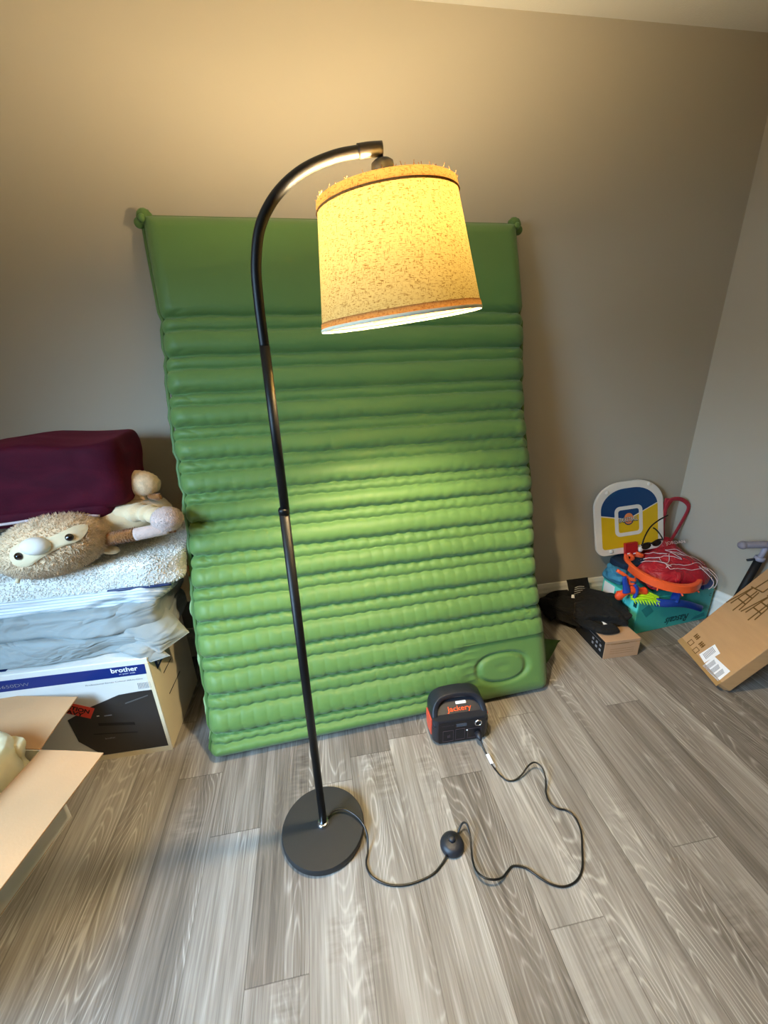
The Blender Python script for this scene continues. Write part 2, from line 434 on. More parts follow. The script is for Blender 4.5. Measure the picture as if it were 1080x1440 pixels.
def plum_mat():
    m, nt, b = newmat('plum_plush'); L = nt.links
    tc = N(nt, 'ShaderNodeTexCoord'); no = N(nt, 'ShaderNodeTexNoise'); no.inputs['Scale'].default_value = 7; no.inputs['Detail'].default_value = 3; no.inputs['Distortion'].default_value = 1
    mp = N(nt, 'ShaderNodeMapping'); mp.inputs['Scale'].default_value = (1, 1, 2.5); L.new(tc.outputs['Object'], mp.inputs[0]); L.new(mp.outputs[0], no.inputs['Vector'])
    mx = N(nt, 'ShaderNodeMix', data_type='RGBA'); L.new(no.outputs['Fac'], mx.inputs[0]); mx.inputs[6].default_value = srgb(36, 3, 24); mx.inputs[7].default_value = srgb(84, 12, 34)
    L.new(mx.outputs[2], b.inputs['Base Color']); b.inputs['Roughness'].default_value = .75; b.inputs['Specular IOR Level'].default_value = .15
    b.inputs['Sheen Weight'].default_value = .25; b.inputs['Sheen Tint'].default_value = srgb(150, 50, 70); b.inputs['Sheen Roughness'].default_value = .4
    n2 = N(nt, 'ShaderNodeTexNoise'); n2.inputs['Scale'].default_value = 300; L.new(tc.outputs['Object'], n2.inputs['Vector'])
    bp = N(nt, 'ShaderNodeBump'); bp.inputs['Strength'].default_value = .3; bp.inputs['Distance'].default_value = .003; L.new(n2.outputs['Fac'], bp.inputs['Height']); L.new(bp.outputs[0], b.inputs['Normal'])
    return m
M['plum'] = plum_mat()

def print_mat():
    # black brush-like print on a pale package
    m, nt, b = newmat('package_print'); L = nt.links
    tc = N(nt, 'ShaderNodeTexCoord'); mp = N(nt, 'ShaderNodeMapping'); mp.inputs['Scale'].default_value = (60, 110, 60); mp.inputs['Rotation'].default_value = (0, 0, .5); L.new(tc.outputs['Object'], mp.inputs[0])
    no = N(nt, 'ShaderNodeTexNoise'); no.inputs['Scale'].default_value = 1; no.inputs['Detail'].default_value = 1; L.new(mp.outputs[0], no.inputs['Vector'])
    s = mathn(nt, 'GREATER_THAN', no.outputs['Fac'], .5)
    mx = N(nt, 'ShaderNodeMix', data_type='RGBA'); L.new(s, mx.inputs[0]); mx.inputs[6].default_value = srgb(214, 216, 224); mx.inputs[7].default_value = srgb(30, 32, 40)
    L.new(mx.outputs[2], b.inputs['Base Color']); b.inputs['Roughness'].default_value = .5
    return m
M['package_print'] = print_mat()

# ------------------------------------------------------------------ camera
F_PX, YAW, PITCH, ROLL, CAMH = 589.167, 0.158540, 0.363729, 0.0361836, 1.38
fw = Vector((math.sin(YAW) * math.cos(PITCH), math.cos(YAW) * math.cos(PITCH), -math.sin(PITCH)))
rt = Vector((math.cos(YAW), -math.sin(YAW), 0)); dn = fw.cross(rt)
r2 = rt * math.cos(ROLL) + dn * math.sin(ROLL); d2 = -rt * math.sin(ROLL) + dn * math.cos(ROLL)
cd = bpy.data.cameras.new('camera'); cam = bpy.data.objects.new('camera', cd); C.objects.link(cam)
cd.sensor_fit = 'VERTICAL'; cd.sensor_height = 36; cd.lens = F_PX * 36 / 1440; cd.clip_start = .02
cam.matrix_world = Matrix(((r2.x, -d2.x, -fw.x, 0), (r2.y, -d2.y, -fw.y, 0), (r2.z, -d2.z, -fw.z, CAMH), (0, 0, 0, 1)))
bpy.context.scene.camera = cam

# ------------------------------------------------------------------ room
WY, WX, H, LX, FY = 1.853, 1.925, 2.468, -1.75, -2.3
SL = 0.326                                   # the right wall opens outwards from the corner
def rwx(y): return WX + SL * (WY - y)
T = .1
def struct(o): o['kind'] = 'structure'; return o
struct(MB().prism([(LX - T, FY - T), (rwx(FY) + T, FY - T), (rwx(FY) + T, WY + T), (LX - T, WY + T)], -.1, 0, (0, 0, 0), (1, 0, 0), (0, 1, 0)).build('floor', M['floor']))
struct(MB().prism([(LX - T, FY - T), (rwx(FY) + T, FY - T), (rwx(FY) + T, WY + T), (LX - T, WY + T)], H, H + .1, (0, 0, 0), (1, 0, 0), (0, 1, 0)).build('ceiling', M['ceiling']))
struct(MB().box((LX - T, WY, 0), (WX + .2, WY + T, H)).build('wall_back', M['wall']))
struct(MB().box((LX - T, FY - T, 0), (rwx(FY) + T, FY, H)).build('wall_front', M['wall']))
struct(MB().prism([(WX, WY), (WX + T * 1.05, WY + .0), (rwx(FY) + T * 1.05, FY), (rwx(FY), FY)], 0, H, (0, 0, 0), (1, 0, 0), (0, 1, 0)).build('wall_right', M['wall']))
# left wall with a window opening
wy0, wy1, wz0, wz1 = -.62, .46, .95, 2.1
mb = MB(); mb.box((LX - T, FY, 0), (LX, wy0, H)); mb.box((LX - T, wy1, 0), (LX, WY, H))
mb.box((LX - T, wy0, 0), (LX, wy1, wz0)); mb.box((LX - T, wy0, wz1), (LX, wy1, H))
struct(mb.build('wall_left', M['wall']))
wf = MB(); fwid = .045
wf.box((LX - .08, wy0, wz0), (LX - .02, wy0 + fwid, wz1)); wf.box((LX - .08, wy1 - fwid, wz0), (LX - .02, wy1, wz1))
wf.box((LX - .08, wy0, wz0), (LX - .02, wy1, wz0 + fwid)); wf.box((LX - .08, wy0, wz1 - fwid), (LX - .02, wy1, wz1))
wf.box((LX - .075, wy0, (wz0 + wz1) / 2 - .02), (LX - .025, wy1, (wz0 + wz1) / 2 + .02))
win = struct(wf.build('window_1', M['window_white']))
# baseboards
def bprof(L, O, X, name):
    pr = [(0, 0), (.017, 0), (.017, .105), (.012, .118), (.012, .134), (.006, .152), (0, .155)]
    X = Vector(X).normalized(); Yd = Vector((0, 0, 1))
    # profile in plane spanned by wall normal and z, swept along X
    Nn = Vector((0, 0, 1)).cross(X) * -1
    mb = MB(); O = Vector(O); n = len(pr)
    v = [O + Nn * a + Yd * b for a, b in pr] + [O + X * L + Nn * a + Yd * b for a, b in pr]
    mb.add(v, [list(range(n)), list(range(n, 2 * n))[::-1]] + [[i, n + i, n + (i + 1) % n, (i + 1) % n] for i in range(n)])
    return struct(mb.build(name, M['trim']))
bprof(WX - LX, (LX, WY, 0), (1, 0, 0), 'baseboard_back')
rl = math.hypot(rwx(FY) - WX, WY - FY)
bprof(rl, (WX, WY, 0), (rwx(FY) - WX, FY - WY, 0), 'baseboard_right')
bprof(WY - FY, (LX, FY, 0), (0, 1, 0), 'baseboard_left')

# ------------------------------------------------------------------ floor lamp
LY = .897
lamp = thing('floor_lamp', 'black arched floor lamp with lit linen drum shade and round base', 'floor lamp', (-.083, LY, 0))
MB().lathe([(.118, 0), (.1245, .003), (.126, .008), (.126, .019), (.123, .024), (.0, .0245)], (-.083, .892, 0), n=96, cap=False).add([], []).build('base', M['base_black'], lamp, True)
bpy.data.objects['base'].data.set_sharp_from_angle(angle=math.radians(35))
px = -.0815
MB().lathe([(.019, .0235), (.019, .030), (.013, .034)], (px, LY, 0), n=32).build('pole_collar', M['chrome'], lamp, True)
MB().lathe([(.0115, .026), (.0115, 1.062)], (px, LY, 0), n=28).build('lower_pole', M['black_metal'], lamp, True)
MB().lathe([(.0125, 1.052), (.0125, 1.062), (.0105, 1.066)], (px, LY, 0), n=28).build('pole_joint', M['chrome'], lamp, True)
bpy.data.objects['pole_joint'].data.materials[0] = M['black_metal']
MB().lathe([(.0100, 1.06), (.0100, 1.40)], (-.0785, LY, 0), n=28).build('upper_pole', M['black_metal'], lamp, True)
arm = [(-.0785, 1.395), (-.079, 1.44), (-.0785, 1.485), (-.0755, 1.535), (-.063, 1.588), (-.041, 1.626), (-.010, 1.657), (.030, 1.682), (.080, 1.700), (.123, 1.708), (.158, 1.7125)]
MB().tube([(x, LY, z) for x, z in arm], .0095, 20, 6).build('arm', M['black_metal'], lamp, True)
MB().tube([(.120, LY, 1.7078), (.140, LY, 1.711), (.1635, LY, 1.713)], .0112, 20, 4).build('arm_tip', M['black_metal'], lamp, True)
# shade: axis tilted in the lamp's plane
ta = .1098
AX = Vector((math.sin(ta), 0, -math.cos(ta))); ST = Vector((.1681, LY, 1.6457)); R1, R2, SH = .126, .1574, .2084
def srad(t): return R1 + (R2 - R1) * t / SH
sm = MB()
nseg = 96; rows = 20; v = []; f = []
T0, T1 = .0145, SH - .014
sm.lathe([(srad(T0 + (T1 - T0) * i / rows), T0 + (T1 - T0) * i / rows) for i in range(rows + 1)], ST, AX, n=nseg, cap=False)
shade = sm.build('lamp_shade', M['shade'], lamp, True)
def band(name, t0, t1, mat, off=.0016, fuzz=False):
    b_ = MB().lathe([(srad(t0), t0), (srad(t0) + off, t0 + .0012), (srad(t1) + off, t1 - .0012), (srad(t1), t1)], ST, AX, n=nseg, cap=False)
    if fuzz:
        X = Vector((1, 0, 0)); X = (X - AX * X.dot(AX)).normalized(); Yv = AX.cross(X)
        for k in range(60):
            th = random.uniform(0, 2 * PI); r = srad(t0) + random.uniform(-.001, .002)
            p = ST + AX * t0 + (X * math.cos(th) + Yv * math.sin(th)) * r
            l = random.uniform(.002, .006); d = Vector((random.uniform(-.5, .5), random.uniform(-.5, .5), 1)).normalized()
            b_.tube([p - d * .002, p + d * l], .0005, 4, 1)
    return b_.build(name, mat, shade, True)
band('top_trim', -.001, .0150, M['shade_trim'], .0018, True)
MB().lathe([(srad(.0145) + .0026 * 0 + .0008, .0138), (srad(.015) + .0028, .0150), (srad(.017) + .0008, .0172)], ST, AX, n=nseg, cap=False).build('piping', M['shade_trim'], shade, True)
band('bottom_trim', SH - .0145, SH - .004, M['shade_trim'])
band('bottom_lip', SH - .0045, SH + .002, M['shade_lip'], .002)
# spider fitting, socket, bulb
sp_ = MB()
X = Vector((1, 0, 0)); X = (X - AX * X.dot(AX)).normalized(); Yv = AX.cross(X)
for k in range(3):
    th = 2 * PI * k / 3 + .5; d = X * math.cos(th) + Yv * math.sin(th)
    sp_.tube([ST + AX * .016 + d * .018, ST + AX * .012 + d * (srad(.012) - .001)], .0015, 8, 1)
sp_.build('shade_spider', M['black_metal'], lamp, True)
MB().lathe([(.003, -.052), (.014, -.052), (.0195, -.048), (.0205, -.040), (.0205, -.018), (.019, -.012), (.0175, .006), (.014, .008)], ST, AX, n=32).build('socket', M['socket'], lamp, True)
BC = .055
MB().lathe([(.012, .008), (.013, .020), (.020, .032), (.028, .046), (.030, BC), (.027, .070), (.018, .080), (.006, .0845), (.0005, .085)], ST, AX, n=32).build('bulb', M['bulb'], lamp, True)
# power cord, foot switch and plug
c1 = [(-.066, .905, .034), (-.048, .918, .040), (-.015, .916, .040), (.017, .894, .037), (.038, .866, .033), (.047, .838, .022), (.044, .806, .006), (.035, .777, .004), (.040, .750, .004), (.058, .729, .004), (.092, .710, .004), (.135, .702, .004), (.175, .704, .004), (.215, .712, .005), (.245, .729, .006), (.268, .748, .010)]
cord = MB().tube(c1, .0029, 8, 5)
c2 = [(.318, .797, .010), (.328, .806, .022), (.339, .812, .030), (.349, .806, .030), (.351, .783, .018), (.343, .750, .010), (.336, .718, .010), (.336, .690, .016), (.350, .668, .022), (.376, .660, .020), (.402, .666, .010), (.424, .680, .004), (.446, .689, .004), (.478, .677, .004), (.503, .650, .004), (.528, .628, .004), (.560, .617, .004), (.600, .624, .004), (.632, .648, .004), (.660, .690, .004), (.686, .735, .004), (.693, .775, .004), (.680, .800, .004), (.655, .812, .004), (.641, .833, .004), (.645, .865, .006), (.664, .902, .016), (.668, .935, .026), (.652, .955, .030), (.625, .950, .026), (.592, .932, .014), (.560, .924, .006), (.535, .934, .004), (.520, .965, .004), (.511, 1.000, .006), (.507, 1.035, .014), (.503, 1.065, .026), (.500, 1.085, .036)]
cord.tube(c2, .0029, 8, 5)
cord.build('power_cord', M['cord'], lamp, True)
fs = MB().lathe([(.026, 0), (.0345, .003), (.0355, .010), (.0325, .018), (.024, .024), (.012, .0265), (.001, .027)], (.292, .773, 0), n=40).build('foot_switch', M['black_plastic'], lamp, True)
MB().lathe([(.0105, .024), (.0105, .033), (.009, .0355), (.001, .036)], (.292, .776, 0), n=28).build('switch_button', M['black_plastic'], fs, True)
MB().lathe([(.0115, 0), (.0115, .018), (.007, .026), (.004, .032)], (.4995, 1.102, .042), (.05, -1, -.25), n=20).build('plug', M['black_plastic'], lamp, True)
wt = MB(); wt.prism(rect(-.006, -.017, .006, .017), -.0006, .0006, (.511, 1.012, .012), (1, .0, .15), (-.15, 1, .25)); wt.build('warning_tag', M['label_white'], lamp)
MB().prism(rect(-.0058, -.030, .0062, -.0165), -.0004, .0010, (.513, 1.010, .011), (1, .0, .15), (-.15, 1, .25)).build('tag_print', M['print_grey'], lamp)

# ------------------------------------------------------------------ air mattress leaning on the wall
matt = thing('air_mattress', 'green inflated camping mattress with ribbed chambers leaning upright against the back wall', 'air mattress', (.2, 1.24, 0))
BL, BR, TL, TR = [Vector(p) for p in ((-.484, 1.196, .0), (.890, 1.266, .0), (-.497, 1.765, 1.832), (.850, 1.775, 1.822))]
seams = [0.0, .091, .234, .371, .503, .627, .745, .865, .969, 1.09, 1.207, 1.324, 1.454, 1.587, 1.925]
LEN = 1.925; WID = 1.36; TH = .047
nu, nv = 420, 760
U, S = np.meshgrid(np.linspace(-.5, .5, nu), np.linspace(0, 1, nv))
x_ = U * WID; s_ = S * LEN
groove = np.zeros_like(x_); pinch = np.zeros_like(x_); mask_p = 1 / (1 + np.exp(-(x_ - .30 - .25 * 0) / .018)) * (s_ < .26)
cell = np.cos(2 * PI * x_ / .046 + 1.3 * np.sin(2.1 * x_ * 6) + 3.0 * np.floor(s_ * 8.2))
damp = np.clip((1.55 - s_) / .6, .25, 1)
cellj = 0.0022 * np.cos(2 * PI * x_ / .046) * damp
def line(s0, wd, k=1.0):
    jit = .0018 * np.sin(x_ * 31 + s0 * 90) + cellj
    d = s_ - (s0 + jit); return d
prof = np.zeros_like(x_)
ledge = np.zeros_like(x_)
for i in range(1, len(seams) - 1):
    s0 = seams[i]
    m_ = 1 - mask_p if s0 < .26 else 1.0
    d = line(s0, .012); groove += m_ * 1.0 * np.exp(-(np.abs(d) / .010) ** 1.2)
    pinch += m_ * np.exp(-(np.abs(s_ - s0) / .012) ** 1.5)
    lo = s0 - .37 * (s0 - seams[i - 1]) if i > 0 else s0
    if s0 <= 1.6:
        d = line(lo, .008)
        mm = (1 - 1 / (1 + np.exp(-(x_ - .30) / .018))) if lo < .26 else 1.0
        groove += mm * .62 * np.exp(-(np.abs(d) / .0085) ** 1.2); pinch += mm * .45 * np.exp(-(np.abs(s_ - lo) / .010) ** 1.5)
# chamber roundness: fuller big chambers, drooping to their lower side
bul = np.zeros_like(x_)
for i in range(1, len(seams) - 1):
    s0, sl = seams[i], seams[i - 1]; lo = s0 - .37 * (s0 - sl)
    a_ = (s_ - sl) / (lo - sl); ins = (a_ > 0) & (a_ < 1); bul += np.where(ins, .013 * np.sin(PI * np.clip(a_, 0, 1) ** .8) ** .8, 0)
    b2 = (s_ - lo) / (s0 - lo); ins = (b2 > 0) & (b2 < 1); bul += np.where(ins, .002 * np.sin(PI * np.clip(b2, 0, 1)), 0)
bul *= np.where(s_ < .26, 1 - mask_p, 1)
a_ = np.clip((s_ - 1.587) / (LEN - 1.587), 0, 1); bul += .014 * np.sin(PI * a_) ** .6 * (s_ > 1.587)
cellz = (.0011 + .0009 * (s_ < .75)) * np.abs(np.sin(PI * x_ / .046 + .3 * np.floor(s_ * 8.2))) ** .5 * damp * (s_ < 1.6)
cellz *= np.where(s_ < .26, 1 - mask_p, 1)
# edges
dx = (WID / 2 - np.abs(x_)); dt = LEN - s_; db = s_
rr = .058
ed = np.minimum(dx, np.minimum(dt, db)); q = np.clip(ed / rr, 0, 1); edge = np.sqrt(1 - (1 - q) ** 2)
zf = TH * edge + edge * (bul + cellz) - .0165 * groove * np.clip(ed / .05, .25, 1)
# crease folds close to the side edges
side = np.exp(-((dx - .03) / .028) ** 2)
zf -= .0035 * side * np.clip(groove, 0, 1) * 2
for s0 in seams[1:-1]:
    for k_, a0 in ((-1, .35), (1, .22), (-1, .10)):
        d_ = s_ - (s0 + k_ * a0 * (dx - .018))
        zf -= .0034 * np.exp(-(d_ / .0042) ** 2) * np.exp(-((dx - .052) / .030) ** 2) * (1 if s0 > .26 else (x_ < .3))
# pump pad: raised oval in a ring groove
ox, os_ = (x_ - .470) / .106, (s_ - .140) / .060
rad = (np.abs(ox) ** 2.4 + np.abs(os_) ** 2.4) ** (1 / 2.4)
zf -= .013 * np.exp(-((rad - 1) / .13) ** 2); zf += .003 * (rad < 1) * (1 - rad)
zf -= .0045 * np.exp(-((ox) / .25) ** 2 - ((os_ - .1) / .22) ** 2)
# puckers where the chambers stop beside the pump pad
zf -= .004 * np.exp(-((x_ - .33) / .03) ** 2) * np.abs(np.sin(s_ * 110)) * (s_ < .27) * (s_ > .05)
zf = np.maximum(zf, .0004)
xx = x_ + np.sign(x_) * (-.012 * pinch * np.clip(1 - dx / .12, 0, 1) ** 1)
# slow waviness of the outline
xx = xx + .006 * np.sin(s_ * 9) * (np.abs(x_) / (WID / 2)) ** 4
# rounded lower corners
cr = .035
for sg in (-1, 1):
    cx = sg * (WID / 2 - cr)
    inside = (sg * (xx - cx) > 0) & (s_ < cr)
    dd_x = np.abs(xx - cx); dd_s = cr - s_
    k = np.maximum(dd_x, dd_s) / np.maximum(np.hypot(dd_x, dd_s), 1e-9)
    xx = np.where(inside, cx + sg * dd_x * k, xx); s_ = np.where(inside, cr - dd_s * k, s_)
ss = s_
uN = xx / WID + .5; vN = ss / LEN
def bil(u, v):
    out = []
    for k in range(3):
        out.append((1 - u) * (1 - v) * BL[k] + u * (1 - v) * BR[k] + u * v * TR[k] + (1 - u) * v * TL[k])
    return np.stack(out, -1)
P = bil(uN, vN)
nrm = (BR - BL).cross(TL - BL).normalized(); nrm = nrm if nrm.y < 0 else -nrm
nn = np.array(nrm)
P = P + np.array([0, 1, 0]) * 0.0
P += -nn * 0.0
midoff = np.array([0, .035, 0])
sagc = .03 * np.sin(PI * vN)[..., None] * np.array([0, 1.0, -.1])     # it bows slightly towards the wall
front = P + midoff + sagc + nn * zf[..., None]
zb = TH * .9 * edge - .008 * np.clip(groove, 0, 1)
back = P + midoff + sagc - nn * np.maximum(zb, .0004)[..., None]
low = min(front[..., 2].min(), back[..., 2].min())
front[..., 2] -= low - .001; back[..., 2] -= low - .001
idx = np.arange(nu * nv).reshape(nv, nu)
fc = np.stack([idx[:-1, :-1], idx[:-1, 1:], idx[1:, 1:], idx[1:, :-1]], -1).reshape(-1, 4)
body = mesh('body', front.reshape(-1, 3), fc, M['mat_green'], matt, True)
st = 4
bk = back[::st, ::st]; nvb, nub = bk.shape[:2]; idb = np.arange(nub * nvb).reshape(nvb, nub)
fb = np.stack([idb[:-1, :-1], idb[1:, :-1], idb[1:, 1:], idb[:-1, 1:]], -1).reshape(-1, 4)
mesh('underside', bk.reshape(-1, 3), fb, M['mat_olive'], matt, True)
# welded rim around the outline
rim = []
for i in range(0, nv, 12): rim.append((front[i, 0] + back[i, 0]) / 2 + np.array([-.004, 0, 0]))
for j in range(0, nu, 14): rim.append((front[-1, j] + back[-1, j]) / 2 + np.array([0, 0, .003]))
for i in range(nv - 1, -1, -12): rim.append((front[i, -1] + back[i, -1]) / 2 + np.array([.003, 0, 0]))
for j in range(nu - 1, -1, -14): rim.append((front[0, j] + back[0, j]) / 2 + np.array([0, 0, .004]))
MB().tube([tuple(p) for p in rim], .007, 8, 1, flat=.35, closed=True, up=tuple(nn)).build('welded_rim', M['mat_olive'], matt, True)
pl = [back[i, 2] + np.array([-.012, .004, 0]) for i in range(20, int(nv * .55), 10)]
MB().tube([tuple(p + np.array([.006 * math.sin(k * .9), 0, 0])) for k, p in enumerate(pl)], .010, 8, 2, flat=.4, up=tuple(nn)).build('edge_piping', M['mat_pale'], matt, True)
# corner tabs at the top
for sg, cpt in ((-1, front[-1, 0]), (1, front[-1, -1])):
    cc = Vector(cpt) + Vector((-.010 * sg * 0, -.012, -.004))
    kb = MB().ellipsoid(cc + Vector((sg * -.008, -.006, .004)), (.026, .016, .024), disp=lambda d: .10 * nz(d.x, d.y, d.z, 2.5))
    kb.ellipsoid(cc + Vector((sg * .012, .004, -.012)), (.020, .012, .018))
    tb = kb.build('corner_tab', M['mat_olive'], matt, True)
    MB().lathe([(.004, 0), (.011, 0), (.012, .004), (.009, .008), (.001, .009)], cc + Vector((sg * -.004, -.021, -.004)), (0, -1, 0), n=20).build('toggle', M['mat_green'], tb, True)
# loose green fabric lying on the floor behind the mattress
def sack():
    v = []; f = []; n = 26; m2 = 14
    for i in range(n + 1):
        t = i / n
        for j in range(m2 + 1):
            w = j / m2
            a = Vector((.84, 1.43, .0)).lerp(Vector((1.125, 1.565, .0)), t)
            a.y += (w - .5) * .24 * (1 - t) ** .7; a.x -= .02 * abs(w - .5) * 2
            h = .17 * (1 - t) ** 1.1 * math.sin(PI * w) ** .7
            v.append((a.x, a.y, .003 + h + .012 * (1 - t) * nz(a.x, a.y, 0, 18)))
    k = len(v)
    for p in list(v): v.append((p[0], p[1], .001))
    for i in range(n):
        for j in range(m2):
            q0 = i * (m2 + 1) + j
            f.append([q0, q0 + m2 + 1, q0 + m2 + 2, q0 + 1]); f.append([k + q0, k + q0 + 1, k + q0 + m2 + 2, k + q0 + m2 + 1])
    return mesh('stuff_sack', v, f, M['sack_green'], None, True)
tag(sack(), 'dark green fabric sack poking out behind the bottom right of the mattress', 'sack')

# ------------------------------------------------------------------ power station
ps = thing('power_station', 'black portable power station with orange sides in front of the mattress', 'power station', (.44, 1.16, 0), -.03)
PX = Vector((math.cos(-.03), math.sin(-.03), 0)); PYv = Vector((0, 0, 1)); PO = Vector((.331, 1.108, 0))
PBK = Vector((-PX.y, PX.x, 0))
PW, PD, PH = .213, .118, .178
def pw(x, d, z): return PO + PX * x + PBK * d + Vector((0, 0, z))
# lower block with bulging sides, then sloped shoulder
def station_section(z):
    # returns (x inset, front offset, back offset)
    t = z / .118
    return (.006 * (1 - math.sin(PI * min(1, max(0, t)))), .0, .0)
def blk():
    mb = MB(); n = 40; lv = 16; v = []; f = []
    for i in range(lv + 1):
        t = i / lv; z = .003 + (.117 - .003) * t
        r = .022; ins = .004 * (1 - math.sin(PI * (.15 + .7 * t))) + (.006 if i == 0 else 0) + (.003 if i == 1 else 0)
        bk_ = .004 * math.sin(PI * t)
        out = rrect(ins, ins, PW - ins, PD - ins, r, 9)
        for (a, b_) in out: v.append(pw(a, b_, z))
    m2 = len(out)
    for i in range(lv):
        for k in range(m2): f.append([i * m2 + k, i * m2 + (k + 1) % m2, (i + 1) * m2 + (k + 1) % m2, (i + 1) * m2 + k])
    f.append(list(range(m2))[::-1]); f.append([lv * m2 + k for k in range(m2)])
    return mb.add(v, f)
psb = blk().build('body', M['black_plastic'], ps, True); psb.data.set_sharp_from_angle(angle=math.radians(50))
# shoulder: wedge behind the grip with the sloping logo face
mb = MB()
mb.prism([(.004, .112), (.022, .112), (.072, .142), (.085, .158), (PD - .012, .150), (PD - .004, .112)], .022, PW - .022, pw(0, 0, 0), PBK, (0, 0, 1))
sh = mb.build('shoulder', M['black_plastic'], ps)
# handle: arch band over the front
def arch():
    v = []; f = []; pts = []
    x0, x1, zt = .012, PW - .012, PH - .010
    path = [(x0, .085), (x0, .105), (x0 + .001, .120), (x0 + .006, .137), (x0 + .018, .153), (x0 + .036, .163), (x0 + .06, .167)]
    path = path + [(PW / 2, .169)] + [(PW - a, z) for a, z in path[::-1]]
    P = catmull([(a, 0, z) for a, z in path], 5)
    n = len(P); sec = rrect(-.011, 0, .011, .104, .009, 5); k = len(sec)
    for i, p in enumerate(P):
        a = P[max(0, i - 1)]; c = P[min(n - 1, i + 1)]; t = (c - a).normalized(); nr = Vector((-t.z, 0, t.x))
        for (w, d) in sec:
            q = p + nr * w
            tz = min(1, max(0, (p.z - .095) / .075)); dn_ = d / .104; dd = (.004 + .058 * tz) * (1 - dn_) + (PD - .006) * dn_
            v.append(pw(q.x, dd, q.z))
    for i in range(n - 1):
        for j in range(k): f.append([i * k + j, i * k + (j + 1) % k, (i + 1) * k + (j + 1) % k, (i + 1) * k + j])
    f.append(list(range(k))[::-1]); f.append([(n - 1) * k + j for j in range(k)])
    return MB().add(v, f)
arch().build('handle', M['black_plastic'], ps, True)
# orange sides
for sg in (0, 1):
    xs = -.0012 if sg == 0 else PW + .0012
    O_ = pw(xs, 0, 0)
    poly = [(.026, .034), (.074, .020), (.090, .030), (.100, .062), (.100, .090), (.026, .104)]
    d = (-.0006, .0006)
    MB().prism(poly, -.002, .002, O_, PBK, (0, 0, 1)).build('side_panel', M['power_orange'], ps)
fO = pw(0, -.0006 + .0006, 0)
decal('front_panel', rrect(.020, .010, PW - .016, .108, .006), pw(0, -.0004 + .0012, 0) , PX, PYv, M['panel_black'], ps, .0008)
FO = pw(0, -.0006, 0)
decal('display', rrect(.086, .083, .126, .097, .003), FO, PX, PYv, M['grey_screen'], ps, .001)
for (a, b_, c_, d_) in ((.036, .018, .076, .070), (.084, .020, .120, .072), (.130, .020, .182, .066)):
    mbf = MB()
    for pr in (rect(a, b_, c_, b_ + .0012), rect(a, d_ - .0012, c_, d_), rect(a, b_, a + .0012, d_), rect(c_ - .0012, b_, c_, d_)):
        mbf.prism(pr, 0, .0008, FO, PX, PYv)
    if c_ < .1:
        mbf.prism(rect(.054, .036, .058, .046), 0, .001, FO, PX, PYv); mbf.prism(rect(.061, .036, .063, .050), 0, .001, FO, PX, PYv)
    mbf.build('outlet', M['outlet_line'], ps)
MB().lathe([(.014, 0), (.014, .004), (.0105, .005), (.0105, .001)], pw(.170, .001, .088), -PBK, n=32, cap=False).build('car_socket', M['chrome'], ps, True)
MB().lathe([(.0105, .0), (.0105, .0015)], pw(.170, .0005, .088), -PBK, n=32).build('socket_hole', M['print_black'], ps)
MB().lathe([(.003, 0), (.003, .0015)], pw(.128, .0, .060), -PBK, n=16).build('indicator', M['print_white'], ps)
SO = pw(0, .022, .112); SY = (PBK * .050 + Vector((0, 0, .030))).normalized()
text('brand_lettering', 'Jackery', SO + PX * .062 + SY * .0165, PX, SY, .094, M['orange_letters'], ps, height=.024, bold=.012, lift=.0012)
decal('sticker', rrect(.100, .0395, .140, .050, .002), SO, PX, SY, M['label_white'], ps, .0012)
text('small_lettering', 'EXPLORER 240', FO + PX * .032 + Vector((0, 0, .092)), PX, PYv, .044, M['outlet_line'], ps, height=.004)

# ------------------------------------------------------------------ printer carton and the pile of bedding on it
pr = thing('printer_carton', 'white and blue printer carton under the pile of bedding', 'box', (-.637, 1.293, 0), -.02)
ex = Vector((math.cos(-.02), math.sin(-.02), 0)); ez = Vector((0, 0, 1)); ed_ = Vector((-ex.y, ex.x, 0)); PRO = Vector((-.637, 1.293, 0))
BWd, BD, BH = .80, .36, .428
def pq(x, d, z): return PRO + ex * x + ed_ * d + ez * z
mb = MB(); Mx = Matrix.Translation(PRO) @ Matrix.Rotation(-.02, 4, 'Z')
mb.box((-BWd, 0, 0), (0, BD, BH), Mx, .003)
pbody = mb.build('body', M['white_card'], pr)
decal('side_face', rect(.004, .004, BD - .004, BH - .002), pq(0, 0, 0) + ex * .0002, ed_, ez, M['cream_card'], pr, .0012)
decal('front_border', rect(-BWd + .004, .0, -.003, .022), pq(0, 0, 0), ex, ez, M['cream_card'], pr, .0010)
decal('side_border', rect(-.016, .0, -.0, BH - .02), pq(0, 0, 0), ex, ez, M['cream_card'], pr, .0008)
decal('blue_stripe', [(-.013, .364), (-.011, .405), (-BWd + .002, .408), (-BWd + .002, .362)], pq(0, 0, 0), ex, ez, M['blue_print'], pr, .0010)
text('brand_lettering', 'brother', pq(-.122, 0, .384), ex, ez, .086, M['print_white'], pr, height=.019, lift=.0018, bold=.02)
text('slogan_lettering', 'at your side', pq(-.100, 0, .3735), ex, ez, .052, M['print_white'], pr, height=.0065, lift=.0018)
text('model_lettering', 'J5650DW', pq(-.485, 0, .376), ex, ez, .105, M['print_grey'], pr, height=.017, lift=.0018, bold=-.01)
text('fine_lettering', 'Professional Series Colour All-in-One', pq(-.215, 0, .343), ex, ez, .185, M['print_grey'], pr, height=.006, lift=.0012)
mbl = MB()
for k in range(9): mbl.prism(rect(-.052 + k * .005, .302, -.0510 + k * .005, .328), 0, .001, pq(0, 0, 0), ex, ez)
mbl.build('fine_stripes', M['print_grey'], pr)
